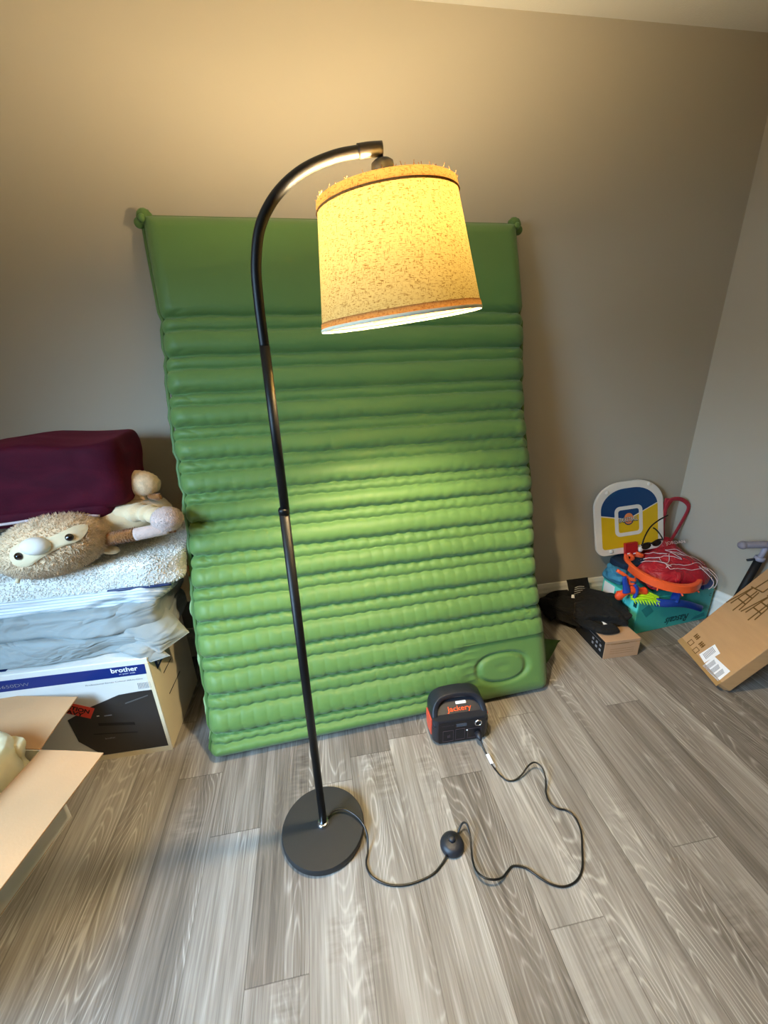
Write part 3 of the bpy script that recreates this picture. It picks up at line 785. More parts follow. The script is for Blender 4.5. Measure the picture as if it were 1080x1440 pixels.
pic = [(-.012, .292), (-.011, .024), (-.240, .024), (-.302, .104), (-.310, .207), (-.228, .250), (-.123, .288), (-.057, .292)]
pp = decal('printer_picture', pic, pq(0, 0, 0), ex, ez, M['printer_dark'], pr, .0012)
def pd(name, poly, mat): decal(name, poly, pq(0, 0, 0), ex, ez, mat, pp, .0008, .0012)
pd('lid_highlight', [(-.110, .245), (-.030, .268), (-.030, .272), (-.110, .250)], M['printer_mid'])
pd('picture_slot', [(-.218, .176), (-.100, .158), (-.100, .146), (-.218, .164)], M['printer_slot'])
pd('picture_edge', [(-.245, .130), (-.100, .112), (-.100, .109), (-.245, .127)], M['printer_slot'])
pd('picture_marks', rect(-.214, .207, -.206, .210), M['print_white'])
pd('picture_buttons', rect(-.190, .203, -.165, .207), M['print_grey'])
text('picture_lettering', 'brother', pq(-.212, 0, .098), ex, ez, .034, M['print_grey'], pp, height=.008, lift=.0026)
sk = decal('caution_sticker', [(-.318, .246), (-.242, .202), (-.213, .246), (-.292, .286)] if False else [(-.345, .262), (-.236, .202), (-.212, .244), (-.321, .304)], pq(0, 0, 0), ex, ez, M['sticker_red'], pr, .0010, .0012)
sX = (ex * .109 - ez * .060).normalized(); sY = (ex * .060 + ez * .109).normalized()
text('sticker_lettering', 'CAUTION', pq(-.330, 0, .278), sX, sY, .108, M['print_black'], sk, height=.018, lift=.0030, bold=.03)
text('sticker_lettering', 'HEAVY', pq(-.334, 0, .258), sX, sY, .088, M['print_black'], sk, height=.017, lift=.0030, bold=.03)
decal('side_mark', [(.036, .402), (.048, .338), (.115, .340), (.078, .402)], pq(0, 0, 0) + ex * .0014, ed_, ez, M['navy_print'], pr, .0006)
text('side_lettering', 'br', pq(.0022, .058, .352), ed_, ez, .026, M['print_white'], pr, height=.030, lift=.0003, bold=.02)
for q_ in ([(.082, .289), (.164, .288), (.164, .292), (.082, .294)], [(.082, .189), (.212, .184), (.212, .188), (.082, .194)]):
    MB().prism(q_, 0, .0005, pq(0.0015, 0, 0), ed_, ez).build('flap_slit', M['print_black'], pr)
decal('top_mark', rect(-.78, .02, -.45, .10), pq(0, 0, BH), ex, ed_, M['navy_print'], pr, .0008)

def wrinkle(m, s, dist, stretch):
    nt = m.node_tree; b = nt.nodes['Principled BSDF']
    tc = N(nt, 'ShaderNodeTexCoord'); mp = N(nt, 'ShaderNodeMapping'); mp.inputs['Scale'].default_value = stretch; mp.inputs['Rotation'].default_value = (0, .5, .3)
    nt.links.new(tc.outputs['Object'], mp.inputs[0])
    no = N(nt, 'ShaderNodeTexNoise'); no.inputs['Scale'].default_value = s; no.inputs['Detail'].default_value = 3; no.inputs['Distortion'].default_value = 1.2; nt.links.new(mp.outputs[0], no.inputs['Vector'])
    rd = mathn(nt, 'ABSOLUTE', mathn(nt, 'SUBTRACT', no.outputs['Fac'], .5))
    bp = N(nt, 'ShaderNodeBump'); bp.inputs['Strength'].default_value = .9; bp.inputs['Distance'].default_value = dist
    nt.links.new(rd, bp.inputs['Height']); nt.links.new(bp.outputs[0], b.inputs['Normal'])
wrinkle(M['comforter'], 3.0, .05, (1, 1, 3))
wrinkle(M['stripes'], 4.0, .02, (1, 1, 3))
wrinkle(M['black_cloth'], 7.0, .03, (1, 1, 1))
wrinkle(M['red_bag'], 11.0, .03, (1, 1, 1))
wrinkle(M['bag_cream'], 5.0, .02, (1, 1, 1))
wrinkle(M['blue_cloth'], 9.0, .03, (1, 1, 2))
# grey comforter (two folds)
g = thing('grey_comforter', 'folded grey comforter directly on the printer carton', 'comforter', (-.95, 1.5, .43))
soft('lower_fold', (-.955, 1.545), (1, -.02), None, .385, .225, .432, .520, M['comforter'], g, .04, .016, 5, 1.0, (120, 40), folds=.003)
soft('upper_fold', (-.955, 1.548), (1, -.03), None, .37, .215, .512, .598, M['comforter'], g, .04, .018, 5, 5.0, (120, 40), folds=.003)
def drape(name, P0, P1, P2, P3, mat, parent, bow=.02, t=.012):
    """thick cloth patch between four corners"""
    n = 18; V = []; Fc = []
    P0, P1, P2, P3 = map(Vector, (P0, P1, P2, P3)); nm = (P1 - P0).cross(P3 - P0).normalized()
    for side_ in (0, 1):
        for i in range(n + 1):
            for j in range(n + 1):
                u, w = i / n, j / n
                p = P0 * (1 - u) * (1 - w) + P1 * u * (1 - w) + P2 * u * w + P3 * (1 - u) * w
                e_ = min(u, 1 - u, w, 1 - w) * 8; e_ = min(1, e_) ** .5
                p = p + nm * (bow * math.sin(PI * u) * math.sin(PI * w) + .010 * nz(p.x, p.y, p.z, 9) + (t * e_ * .5 if side_ else -t * e_ * .5))
                V.append(p)
    m2 = (n + 1) ** 2
    for i in range(n):
        for j in range(n):
            a = i * (n + 1) + j
            Fc.append([a, a + 1, a + n + 2, a + n + 1]); Fc.append([m2 + a, m2 + a + n + 1, m2 + a + n + 2, m2 + a + 1])
    for i in range(n):
        for a, b_ in ((i, i + 1), (n * (n + 1) + i + 1, n * (n + 1) + i), ((i + 1) * (n + 1), i * (n + 1)), (i * (n + 1) + n, (i + 1) * (n + 1) + n)):
            Fc.append([a, b_, m2 + b_, m2 + a])
    return mesh(name, V, Fc, mat, parent, True)
drape('hanging_corner', (-.72, 1.330, .535), (-.600, 1.312, .425), (-.520, 1.395, .440), (-.60, 1.43, .560), M['comforter'], g, .018, .024)
drape('hanging_corner', (-.74, 1.315, .46), (-.630, 1.296, .405), (-.575, 1.325, .400), (-.66, 1.34, .49), M['comforter'], g, .010, .016)

s1 = soft('striped_sheet', (-.955, 1.57), (1, -.01), None, .405, .210, .592, .655, M['stripes'], None, .03, .013, 6, 9.0, (120, 30), folds=.004, foldk=14)
tag(s1, 'folded white sheet with thin blue stripes between comforter and fleece', 'sheet')
s0 = soft('bed_pillow', (-.71, 1.70), (1, 0), None, .195, .11, .436, .70, M['cream_plush'], None, .06, .012, 6, 3.0, (60, 36))
tag(s0, 'pale khaki pillow stuffed behind the folded bedding near the mattress', 'pillow')

def fur(mb, pts, nrms, ln, wd, lean=(0, 0, 0), jit=.5):
    for p, n_ in zip(pts, nrms):
        d = (n_ + Vector(lean) + Vector((random.uniform(-jit, jit), random.uniform(-jit, jit), random.uniform(-jit, jit)))).normalized()
        s_1 = d.orthogonal().normalized(); s_2 = d.cross(s_1)
        L_ = ln * random.uniform(.6, 1.3); a = random.uniform(0, 6.28)
        q = [p - n_ * .002 + (s_1 * math.cos(a + k * 2.094) + s_2 * math.sin(a + k * 2.094)) * wd for k in range(3)] + [p + d * L_]
        mb.add(q, [[0, 1, 3], [1, 2, 3], [2, 0, 3]])

fl = thing('fleece_blanket', 'folded white sherpa fleece blanket under the plush sloth', 'blanket', (-.9, 1.55, .65))
def fltop(u, v): return .05 * max(0, v) + .015 * math.sin(u * 3)
flo = soft('fleece', (-.903, 1.585), (1, -.03), None, .405, .205, .645, .735, M['sherpa'], fl, .045, .012, 5, 21.0, (150, 44), top=fltop)
mbf = MB(); vs = flo.data.vertices; Mw = root_matrix(fl)
ids = [v for v in vs if v.co.z + .65 > .66]
pls = [p for p in flo.data.polygons if len(p.vertices) == 4]
cum = np.cumsum([p.area for p in pls]); P_, N_ = [], []
for q_ in np.searchsorted(cum, rng.random(26000) * cum[-1]):
    p = pls[min(int(q_), len(pls) - 1)]; a_, b_, c_, d_ = [flo.data.vertices[i].co for i in p.vertices]; s1_, s2_ = random.random(), random.random()
    P_.append(Mw @ (a_.lerp(b_, s1_).lerp(d_.lerp(c_, s1_), s2_))); N_.append(p.normal.copy())
fur(mbf, P_, N_, .0038, .0055, jit=.4)
mbf.build('pile_tufts', M['sherpa'], flo)
drape('leather_tag', (-.505, 1.47, .675), (-.497, 1.445, .645), (-.492, 1.475, .625), (-.497, 1.50, .66), M['leather_tag'], fl, .004, .004)
MB().tube([(-.74, 1.383, .652), (-.68, 1.380, .655), (-.61, 1.382, .653), (-.54, 1.395, .648)], .005, 8, 5).build('blue_hem', M['navy_print'], fl, True)

# plush sloth
sl = thing('plush_sloth', 'tan plush sloth toy lying face-out between plum blanket and white fleece', 'plush toy', (-.86, 1.42, .75))
HC = Vector((-.868, 1.405, .832)); HR = (.168, .115, .094); Rh = Matrix.Rotation(-.16, 3, 'Y')
hm = MB().ellipsoid(HC, HR, Rh, 48, 30, lambda d: .02 * nz(d.x, d.y, d.z, 2))
hp = []; hn = []
for _ in range(9000):
    d = Vector((random.gauss(0, 1), random.gauss(0, 1), random.gauss(0, 1))).normalized()
    q = HC + Rh @ Vector((d.x * HR[0], d.y * HR[1], d.z * HR[2])); n_ = (Rh @ Vector((d.x / HR[0], d.y / HR[1], d.z / HR[2]))).normalized()
    hp.append(q); hn.append(n_)
fur(hm, hp, hn, .010, .0022, (.1, 0, -.35), .55)
head = hm.build('head', M['tan_fur'], sl, True)
def on_head(x, z, lift=0.0):
    """point on the camera side of the head at world x,z"""
    l = Rh.inverted() @ Vector((x - HC.x, 0, z - HC.z)); k = 1 - (l.x / HR[0]) ** 2 - (l.z / HR[2]) ** 2
    y = -HR[1] * math.sqrt(max(k, 0.02)); p = HC + Rh @ Vector((l.x, y, l.z))
    n_ = (Rh @ Vector((l.x / HR[0] ** 2, y / HR[1] ** 2, l.z / HR[2] ** 2))).normalized()
    return p + n_ * lift, n_
def patch(name, pts, mat, parent, lift=.006, th=.004):
    """flat sewn patch following the head, star-shaped about its centre"""
    cx = sum(p[0] for p in pts) / len(pts); cz = sum(p[1] for p in pts) / len(pts)
    ring = catmull([(p[0], 0, p[1]) for p in pts], 4, True); V = []; Fc = []; nr = 6; m2 = len(ring)
    for k in range(nr + 1):
        t = 1 - k / nr
        for q in ring:
            p, n_ = on_head(cx + (q.x - cx) * t, cz + (q.z - cz) * t, lift + th * min(1, k / 1.5)); V.append(p)
    for k in range(nr):
        for j in range(m2): Fc.append([k * m2 + j, k * m2 + (j + 1) % m2, (k + 1) * m2 + (j + 1) % m2, (k + 1) * m2 + j])
    return mesh(name, V, Fc, mat, parent, True)
patch('face_patch', [(-.925, .850), (-.912, .873), (-.885, .884), (-.850, .890), (-.81, .892), (-.785, .898), (-.760, .904), (-.737, .898), (-.733, .882), (-.750, .866), (-.79, .860), (-.84, .838), (-.88, .818), (-.915, .822)][::-1], M['face_cream'], head)
p, n_ = on_head(-.846, .872, .010); MB().ellipsoid(p, (.040, .032, .026), Matrix.Rotation(.1, 3, 'Y'), 28, 18).build('snout', M['snout'], head, True)
for (x, z, r) in ((-.893, .850, .0115), (-.768, .880, .0115)):
    p, n_ = on_head(x, z, .010); e_ = MB().lathe([(r, -.004), (r, .003), (r * .8, .0065), (r * .4, .0085), (.0005, .009)], p, n_, n=24).build('eye', M['eye'], head, True)
    MB().lathe([(r * .5, .0078), (r * .45, .0090), (.0005, .0096)], p, n_, n=16).build('pupil', M['eye_black'], e_, True)
# neck fur, ear tuft
mb = MB().ellipsoid((-.712, 1.415, .790), (.030, .02, .014), Matrix.Rotation(.2, 3, 'Y'), 20, 12); mb.build('ear', M['cream_plush'], sl, True)
MB().tube([(-.955, 1.37, .775), (-.962, 1.352, .757), (-.968, 1.345, .738)], .006, 8, 3).build('sewn_label', M['face_cream'], sl, True)
# body under the blanket
bm_ = MB()
bm_.ellipsoid((-.735, 1.575, .862), (.19, .13, .070), None, 48, 28, lambda d: .05 * nz(d.x, d.y, d.z, 3.0))
bm_.build('torso', M['cream_plush'], sl, True)
MB().tube([(-.74, 1.54, .875), (-.66, 1.50, .888), (-.59, 1.475, .888), (-.545, 1.44, .885)], lambda t: .050 - .020 * t + .004 * math.sin(t * 30), 20, 8, flat=.75).build('arm', M['cream_plush'], sl, True)
hd = MB().ellipsoid((-.512, 1.415, .880), (.050, .046, .043), None, 32, 20, lambda d: .03 * nz(d.x, d.y, d.z, 4))
pts = []; nr_ = []
for _ in range(1600):
    d = Vector((random.gauss(0, 1), random.gauss(0, 1), random.gauss(0, 1))).normalized(); pts.append(Vector((-.512, 1.415, .880)) + Vector((d.x * .050, d.y * .046, d.z * .043))); nr_.append(d)
fur(hd, pts, nr_, .004, .0014, jit=.6)
hd.build('hand', M['pink_plush'], sl, True)
tl = MB().tube([(-.735, 1.415, .826), (-.68, 1.40, .838), (-.61, 1.395, .846), (-.54, 1.395, .853), (-.49, 1.41, .850)], lambda t: .022 - .006 * t, 14, 6)
tpts = catmull([(-.735, 1.415, .826), (-.68, 1.40, .838), (-.61, 1.395, .846)], 8)
P_, N_ = [], []
for _ in range(1400):
    c = random.choice(tpts); a = random.uniform(0, 6.28); n_ = Vector((0, math.cos(a), math.sin(a))); P_.append(c + n_ * .019); N_.append(n_)
fur(tl, P_, N_, .007, .0016, jit=.7)
tl.build('brown_fur_strip', M['brown_fur'], sl, True)
MB().tube([(-.61, 1.392, .846), (-.56, 1.392, .852), (-.51, 1.402, .855)], .021, 14, 6).build('pink_fur_strip', M['pink_plush'], sl, True)
MB().ellipsoid((-.622, 1.560, .975), (.064, .050, .044), Matrix.Rotation(.25, 3, 'Y'), 40, 24, lambda d: .028 * math.sin(d.x * 30)).build('foot', M['tan_fur'], sl, True)
MB().tube([(-.60, 1.55, .930), (-.575, 1.54, .924), (-.560, 1.54, .928)], .012, 10, 3).build('claw', M['brown_fur'], sl, True)
MB().tube([(-.74, 1.60, .90), (-.67, 1.58, .925), (-.62, 1.57, .945)], .035, 14, 4).build('leg', M['cream_plush'], sl, True)

# plum blanket on top
pb = thing('plum_blanket', 'folded dark plum plush blanket on top of the bedding pile', 'blanket', (-.95, 1.6, .93))
def pout(u, v, cz): return (0, 0)
soft('blanket_body', (-1.000, 1.595), (1, .04), None, .365, .165, .908, 1.140, M['plum'], pb, .085, .010, 4, 31.0, (130, 60), pw=3.0,
     top=lambda u, v: .012 * math.sin(u * 5 + 1) + .018 * max(0, u) , sag=lambda u, v, c: .01 * u * (1 if c < 0 else 0) - .02 * max(0, -u) * 0)
soft('inner_fold', (-1.030, 1.590), (1, .03), None, .345, .160, .890, .940, M['plum'], pb, .02, .008, 5, 35.0, (100, 24))
MB().tube([(-1.35, 1.408, .915), (-1.10, 1.408, .912), (-.98, 1.412, .914), (-.87, 1.414, .922), (-.79, 1.420, .920), (-.725, 1.440, .905)], .0045, 8, 6).build('satin_trim', M['blanket_trim'], pb, True)

# ------------------------------------------------------------------ open carton, lower left
oc = thing('open_carton', 'open white carton with brown flaps at the left edge of the floor', 'box', (-.891, 1.09, 0))
ux = Vector((-.22, -.9755, 0)); vx = Vector((-.9755, .22, 0)); CO = Vector((-.891, 1.09, 0)); CH = .30; CL = .62; CWd = .44
def co_(a, b_, z): return CO + ux * a + vx * b_ + Vector((0, 0, z))
def wallq(name, a0, b0, a1, b1, mats, inward):
    P0 = co_(a0, b0, 0); P1 = co_(a1, b1, 0); d = (P1 - P0); L_ = d.length; d.normalize(); nn_ = Vector(inward)
    v = [P0, P1, P1 + Vector((0, 0, CH)), P0 + Vector((0, 0, CH))]; w = [p + nn_ * .004 for p in v]
    return mesh(name, v + w, [[0, 1, 2, 3], [7, 6, 5, 4], [0, 4, 5, 1], [1, 5, 6, 2], [2, 6, 7, 3], [3, 7, 4, 0]], mats, oc)
wallq('side_wall', 0, 0, CL, 0, M['white_card'], vx)
wallq('side_wall', 0, CWd, CL, CWd, M['white_card'], -vx)
wallq('end_wall', 0, .004, 0, CWd - .004, M['white_card'], ux)
wallq('end_wall', CL, .004, CL, CWd - .004, M['white_card'], -ux)
mesh('bottom', [co_(0, 0, .002), co_(CL, 0, .002), co_(CL, CWd, .002), co_(0, CWd, .002), co_(0, 0, .006), co_(CL, 0, .006), co_(CL, CWd, .006), co_(0, CWd, .006)],
     [[3, 2, 1, 0], [4, 5, 6, 7], [0, 1, 5, 4], [1, 2, 6, 5], [2, 3, 7, 6], [3, 0, 4, 7]], M['cardboard_pale'], oc)
def flap(name, A, B, outv, mat, t=.004):
    A = Vector(A); B = Vector(B); o_ = Vector(outv); n_ = (B - A).cross(o_).normalized() * t
    n = 10; V = []
    for k in range(n + 1):
        u = k / n; dz = Vector((0, 0, -.010 * u * u))
        for q in (A + o_ * u + dz, B + o_ * u + dz, B + o_ * u + dz + n_, A + o_ * u + dz + n_): V.append(q)
    Fc = [[0, 1, 2, 3], [4 * n + 3, 4 * n + 2, 4 * n + 1, 4 * n]]
    for k in range(n):
        for j in range(4): Fc.append([4 * k + j, 4 * k + 4 + j, 4 * k + 4 + (j + 1) % 4, 4 * k + (j + 1) % 4])
    return mesh(name, V, Fc, mat, oc)
flap('flap', co_(0.004, .001, CH), co_(CL, .001, CH), Vector((.19, -.043, .004)), M['cardboard_pale'])
flap('flap', co_(0.0, CWd, CH), co_(0.0, .004, CH), Vector((.035, .165, .045)), M['cardboard_pale'])
flap('flap', co_(CL, .004, CH), co_(CL, CWd, CH), -Vector((.035, .165, -.02)), M['cardboard_pale'])
flap('flap', co_(CL, CWd, CH), co_(0.0, CWd, CH), Vector((-.12, .03, .10)), M['cardboard_pale'])
mesh('flap_backing', [co_(-.0, .001, CH - .003) , co_(CL, .001, CH - .003), co_(CL, -.19, CH - .007), co_(0, -.19, CH - .007)], [[0, 3, 2, 1]], M['white_card'], oc)
bg = thing('cream_package', 'cream plastic package with black print inside the open carton', 'package', tuple(co_(.3, .2, .008)))
bex = (ux.x, ux.y)
soft('wrapper', tuple(co_(.285, .220, 0))[:2], bex, None, .275, .205, .012, .385, M['bag_cream'], bg, .03, .010, 6, 41, (110, 44), pw=2.8)
soft('crimped_edge', tuple(co_(.027, .175, 0))[:2], bex, None, .018, .150, .22, .362, M['bag_cream'], bg, .012, .010, 16, 47, (60, 24))
soft('printed_front', tuple(co_(.300, .225, 0))[:2], bex, None, .245, .190, .372, .396, M['package_print'], bg, .03, .006, 6, 43, (70, 20))
for k in range(2):
    MB().tube([co_(.04, .05 + .0 * k, .30 - .05 * k), co_(.10, .030, .285 - .05 * k), co_(.3, .024, .27 - .05 * k), co_(.5, .03, .27 - .05 * k)], .0035, 6, 5).build('fold_line', M['bag_cream'], bg, True)

# ------------------------------------------------------------------ right side: teal carton
tb = thing('teal_carton', 'teal diaper carton on the floor beneath the basketball toy', 'box', (1.50, 1.535, 0), .082)
tx = Vector((math.cos(.082), math.sin(.082), 0)); ty = Vector((-tx.y, tx.x, 0)); TO = Vector((1.500, 1.532, 0)); TW, TD, THh = .468, .245, .196
MB().box((0, 0, 0), (TW, TD, THh), Matrix.Translation(TO) @ Matrix.Rotation(.082, 4, 'Z'), .003).build('body', M['teal_box'], tb)
decal('side_face', rect(-TD + .003, .003, -.003, THh - .003), TO, -ty, ez, M['teal_light'], tb, .0012)
def tl_(a, z): return TO - ty * 0 + ty * a + ez * z
decal('white_label', rect(-TD + .012, .075, -TD + .085, .186), TO, -ty, ez, M['label_white'], tb, .0018)
mbk = MB()
for k in range(5):
    mbk.prism(rect(-.150 + k * .0 + 0, 0, 0, 0), 0, 0, TO, -ty, ez) if False else None
for a, z0, z1, w in ((-.155, .10, .165, .006), (-.143, .09, .16, .004), (-.135, .10, .16, .008), (-.112, .10, .15, .004), (-.102, .11, .155, .006), (-.090, .10, .15, .004)):
    mbk.prism(rect(a, z0, a + w, z1), .0, .0018, TO, -ty, ez)
mbk.build('side_print', M['teal_print'], tb)
text('size_lettering', '6', TO + ty * .030 + ez * .172, ty, -ez, .016, M['teal_dark'], tb, height=.034, bold=.04, lift=-.0022)
bpy.data.objects['size_lettering'].data.flip_normals()
mbk = MB()
for k in range(6): mbk.prism(rect(-.062, .088 + k * .007, -.040, .091 + k * .007), 0, .0018, TO, -ty, ez)
mbk.build('side_fine_print', M['teal_dark'], tb)
MB().prism(rect(-.030, .150, -.010, .182), 0, .0018, TO, -ty, ez).build('side_mark', M['teal_dark'], tb)
text('brand_lettering', 'Rascals', TO + tx * .335 + ez * .060, -tx, -ez, .150, M['teal_dark'], tb, height=.044, shear=.35, bold=.01, lift=.0014)
text('count_lettering', '2', TO + tx * .455 + ez * .160, -tx, -ez, .014, M['teal_dark'], tb, height=.018, lift=.0014)
decal('pattern_patch', [(.02, .14), (.06, .165), (.10, .12), (.06, .09)], TO, tx, ez, M['teal_print'], tb, .0008)
decal('pattern_patch', [(.36, .012), (.45, .02), (.44, .045), (.38, .03)], TO, tx, ez, M['teal_print'], tb, .0008)

bc = thing('blue_cloths', 'folded blue cloth on the teal carton under the backboard corner', 'cloth', (1.56, 1.74, .2))
soft('cloth', (1.575, 1.735), (1, .1), None, .095, .060, THh + .002, .290, M['blue_cloth'], bc, .03, .014, 10, 51, (60, 34), folds=.004, foldk=12)
soft('dark_layer', (1.600, 1.740), (1, .1), None, .100, .060, .282, .318, M['navy_cloth'], bc, .015, .008, 10, 53, (50, 18))

# ------------------------------------------------------------------ toy basketball hoop
hp_ = thing('toy_basketball_hoop', 'toy basketball backboard with orange rim leaning on the wall over the teal carton', 'basketball hoop', (1.61, 1.79, .32))
bO = Vector((1.412, 1.782, .325)); bX = Vector((.999, .0, .045)).normalized(); bY = Vector((-.045, .058, .399)).normalized(); bN = bX.cross(bY)   # bN faces the room (-y)
if bN.y > 0: bN = -bN
BWW, BHH = .398, .392
def board_outline(i, ins=0.0):
    # flat bottom with small radii, strongly rounded shoulders
    pts = []
    x0, x1, y0, y1 = ins, BWW - ins, ins, BHH - ins
    rb = max(.055 - ins, .008)
    for k in range(9): th = math.radians(270 + 90 * k / 8); pts.append((x1 - rb + rb * math.cos(th), y0 + rb + rb * math.sin(th)))
    rx, ry = .16 - ins * .6, .13 - ins * .5
    for k in range(13): th = math.radians(90 * k / 12); pts.append((x1 - rx + rx * math.cos(th), y1 - ry + ry * math.sin(th)))
    for k in range(13): th = math.radians(90 + 90 * k / 12); pts.append((x0 + rx + rx * math.cos(th), y1 - ry + ry * math.sin(th)))
    for k in range(9): th = math.radians(180 + 90 * k / 8); pts.append((x0 + rb + rb * math.cos(th), y0 + rb + rb * math.sin(th)))
    return pts
sgn = 1 if bX.cross(bY).y < 0 else -1
def bprism(poly, d0, d1, mb=None):
    mb = mb or MB(); return mb.prism(poly, sgn * d0, sgn * d1, bO, bX, bY)
board = bprism(board_outline(0), 0, .014).build('backboard', M['board_white'], hp_)
bev = board.modifiers.new('bevel', 'BEVEL'); bev.width = .004; bev.segments = 2; bev.limit_method = 'ANGLE'
inn = board_outline(0, .036)
def vline(x): # boundary between blue above and yellow below: a shallow V
    xm = BWW * .47
    return .232 - .045 * (x / xm) if x < xm else .187 + .085 * ((x - xm) / (BWW - xm))
def clip_poly(poly, above, off=0.0):
    out = []
    n = len(poly)
    dense = []
    for i in range(n):
        a, b_ = poly[i], poly[(i + 1) % n]
        for k in range(6): dense.append((a[0] + (b_[0] - a[0]) * k / 6, a[1] + (b_[1] - a[1]) * k / 6))
    keep = [p for p in dense if (p[1] > vline(p[0]) + off) == above]
    xs_ = sorted(keep, key=lambda p: p[0]); x0, x1 = xs_[0][0], xs_[-1][0]
    c = (sum(p[0] for p in keep) / len(keep), sum(p[1] for p in keep) / len(keep))
    # the boundary polyline
    mid = [(x0 + (x1 - x0) * k / 20, vline(x0 + (x1 - x0) * k / 20) + off) for k in range(21)]
    if above: return keep + mid
    g_ = max(range(len(keep)), key=lambda i: math.dist(keep[i], keep[i - 1]))
    return keep[g_:] + keep[:g_] + mid[::-1]
bprism(clip_poly(inn, True, .003), .014, .0150).build('blue_field', M['board_blue'], board)
bprism(clip_poly(inn, False, -.003), .014, .0150).build('yellow_field', M['board_yellow'], board)
def ring_poly(mb, outer, inner, d0, d1):
    n = len(outer)
    for i in range(n):
        j = (i + 1) % n
        bprism([outer[i], outer[j], inner[j], inner[i]], d0, d1, mb)
ring_poly(rm := MB(), rrect(.112, .098, .272, .262, .03), rrect(.132, .118, .252, .242, .014), .0150, .0162)
rm.build('target_square', M['board_white'], board)
disc = [(.192 + .026 * math.cos(2 * PI * k / 32), .192 + .030 * math.sin(2 * PI * k / 32)) for k in range(32)]
bprism(disc, .0150, .0158).build('ball_emblem', M['board_orange'], board)
ring_poly(rm := MB(), [(.192 + .029 * math.cos(PI + PI * k / 16 * 2), .186 + .030 * math.sin(PI + PI * k / 16 * 2)) for k in range(16)], [(.192 + .023 * math.cos(PI + PI * k / 16 * 2), .186 + .024 * math.sin(PI + PI * k / 16 * 2)) for k in range(16)], .0150, .0156)
rm.build('ball_outline', M['navy_print'], board)
o2 = bO + bX * .190 + bY * .176 - Vector((0, .0, 0))
text('emblem_lettering', 'BASKETBALL', o2, bX, bY, .110, M['print_black'], board, height=.026, bold=.05, lift=sgn * .0166, center=True)
text('emblem_lettering_face', 'BASKETBALL', o2 + bY * .002, bX, bY, .106, M['board_white'], board, height=.022, bold=.0, lift=sgn * .0172, center=True)
for (a, b_) in ((.075, .345), (.315, .362), (.085, .022)):
    MB().lathe([(.010, 0), (.010, .004), (.007, .006), (.0005, .0065)], bO + bX * a + bY * b_ + bN * .014, bN, n=20).build('bolt', M['board_white'], board, True)
bprism(rect(.158, -.012, .228, .060), .014, .030).build('bracket', M['bracket_red'], hp_)
bprism(rect(.166, .0, .180, .006), .030, .032, bprism(rect(.200, -.004, .218, .002), .030, .032)).build('bracket_slot', M['print_white'], hp_)
MB().lathe([(.015, 0), (.015, .012), (.010, .018), (.001, .019)], bO + bX * .248 + bY * .014 + bN * .014, bN, n=24).build('knob', M['board_white'], hp_, True)
# rim: flat orange band, lying in front, tilted
rc = Vector((1.708, 1.655, .285)); RR = .166
def rimp(th, r, z): # slight tilt towards the room
    x = r * math.cos(th); y = r * math.sin(th) * .93
    return rc + Vector((x, y, z + .16 * y - .10 * x))
v = []; f = []; n = 72
for k in range(n):
    th = 2 * PI * k / n
    for (r, z) in ((RR + .012, -.020), (RR + .016, -.018), (RR + .016, .018), (RR + .010, .022), (RR - .004, .022), (RR - .006, .018), (RR + .008, .012), (RR + .006, -.018)): v.append(rimp(th, r, z))
for k in range(n):
    for j in range(8): f.append([k * 8 + j, k * 8 + (j + 1) % 8, ((k + 1) % n) * 8 + (j + 1) % 8, ((k + 1) % n) * 8 + j])
MB().add(v, f).build('rim', M['hoop_orange'], hp_)
for k in range(10):
    th = 2 * PI * (k + .3) / 10
    a = rimp(th, RR + .010, -.016); MB().tube([a, a + Vector((0, 0, -.008)), a + Vector((.010 * math.cos(th), .010 * math.sin(th), -.014))], .004, 6, 3).build('net_hook', M['hoop_orange'], hp_, True)
mb = MB().tube([bO + bX * .175 + bN * .03, Vector((1.60, 1.735, .320)), rimp(2.75, RR, .0)], .010, 8, 3)
mb.tube([bO + bX * .215 + bN * .03, Vector((1.66, 1.735, .325)), rimp(2.2, RR, .0)], .010, 8, 3).build('rim_arm', M['hoop_orange'], hp_, True)

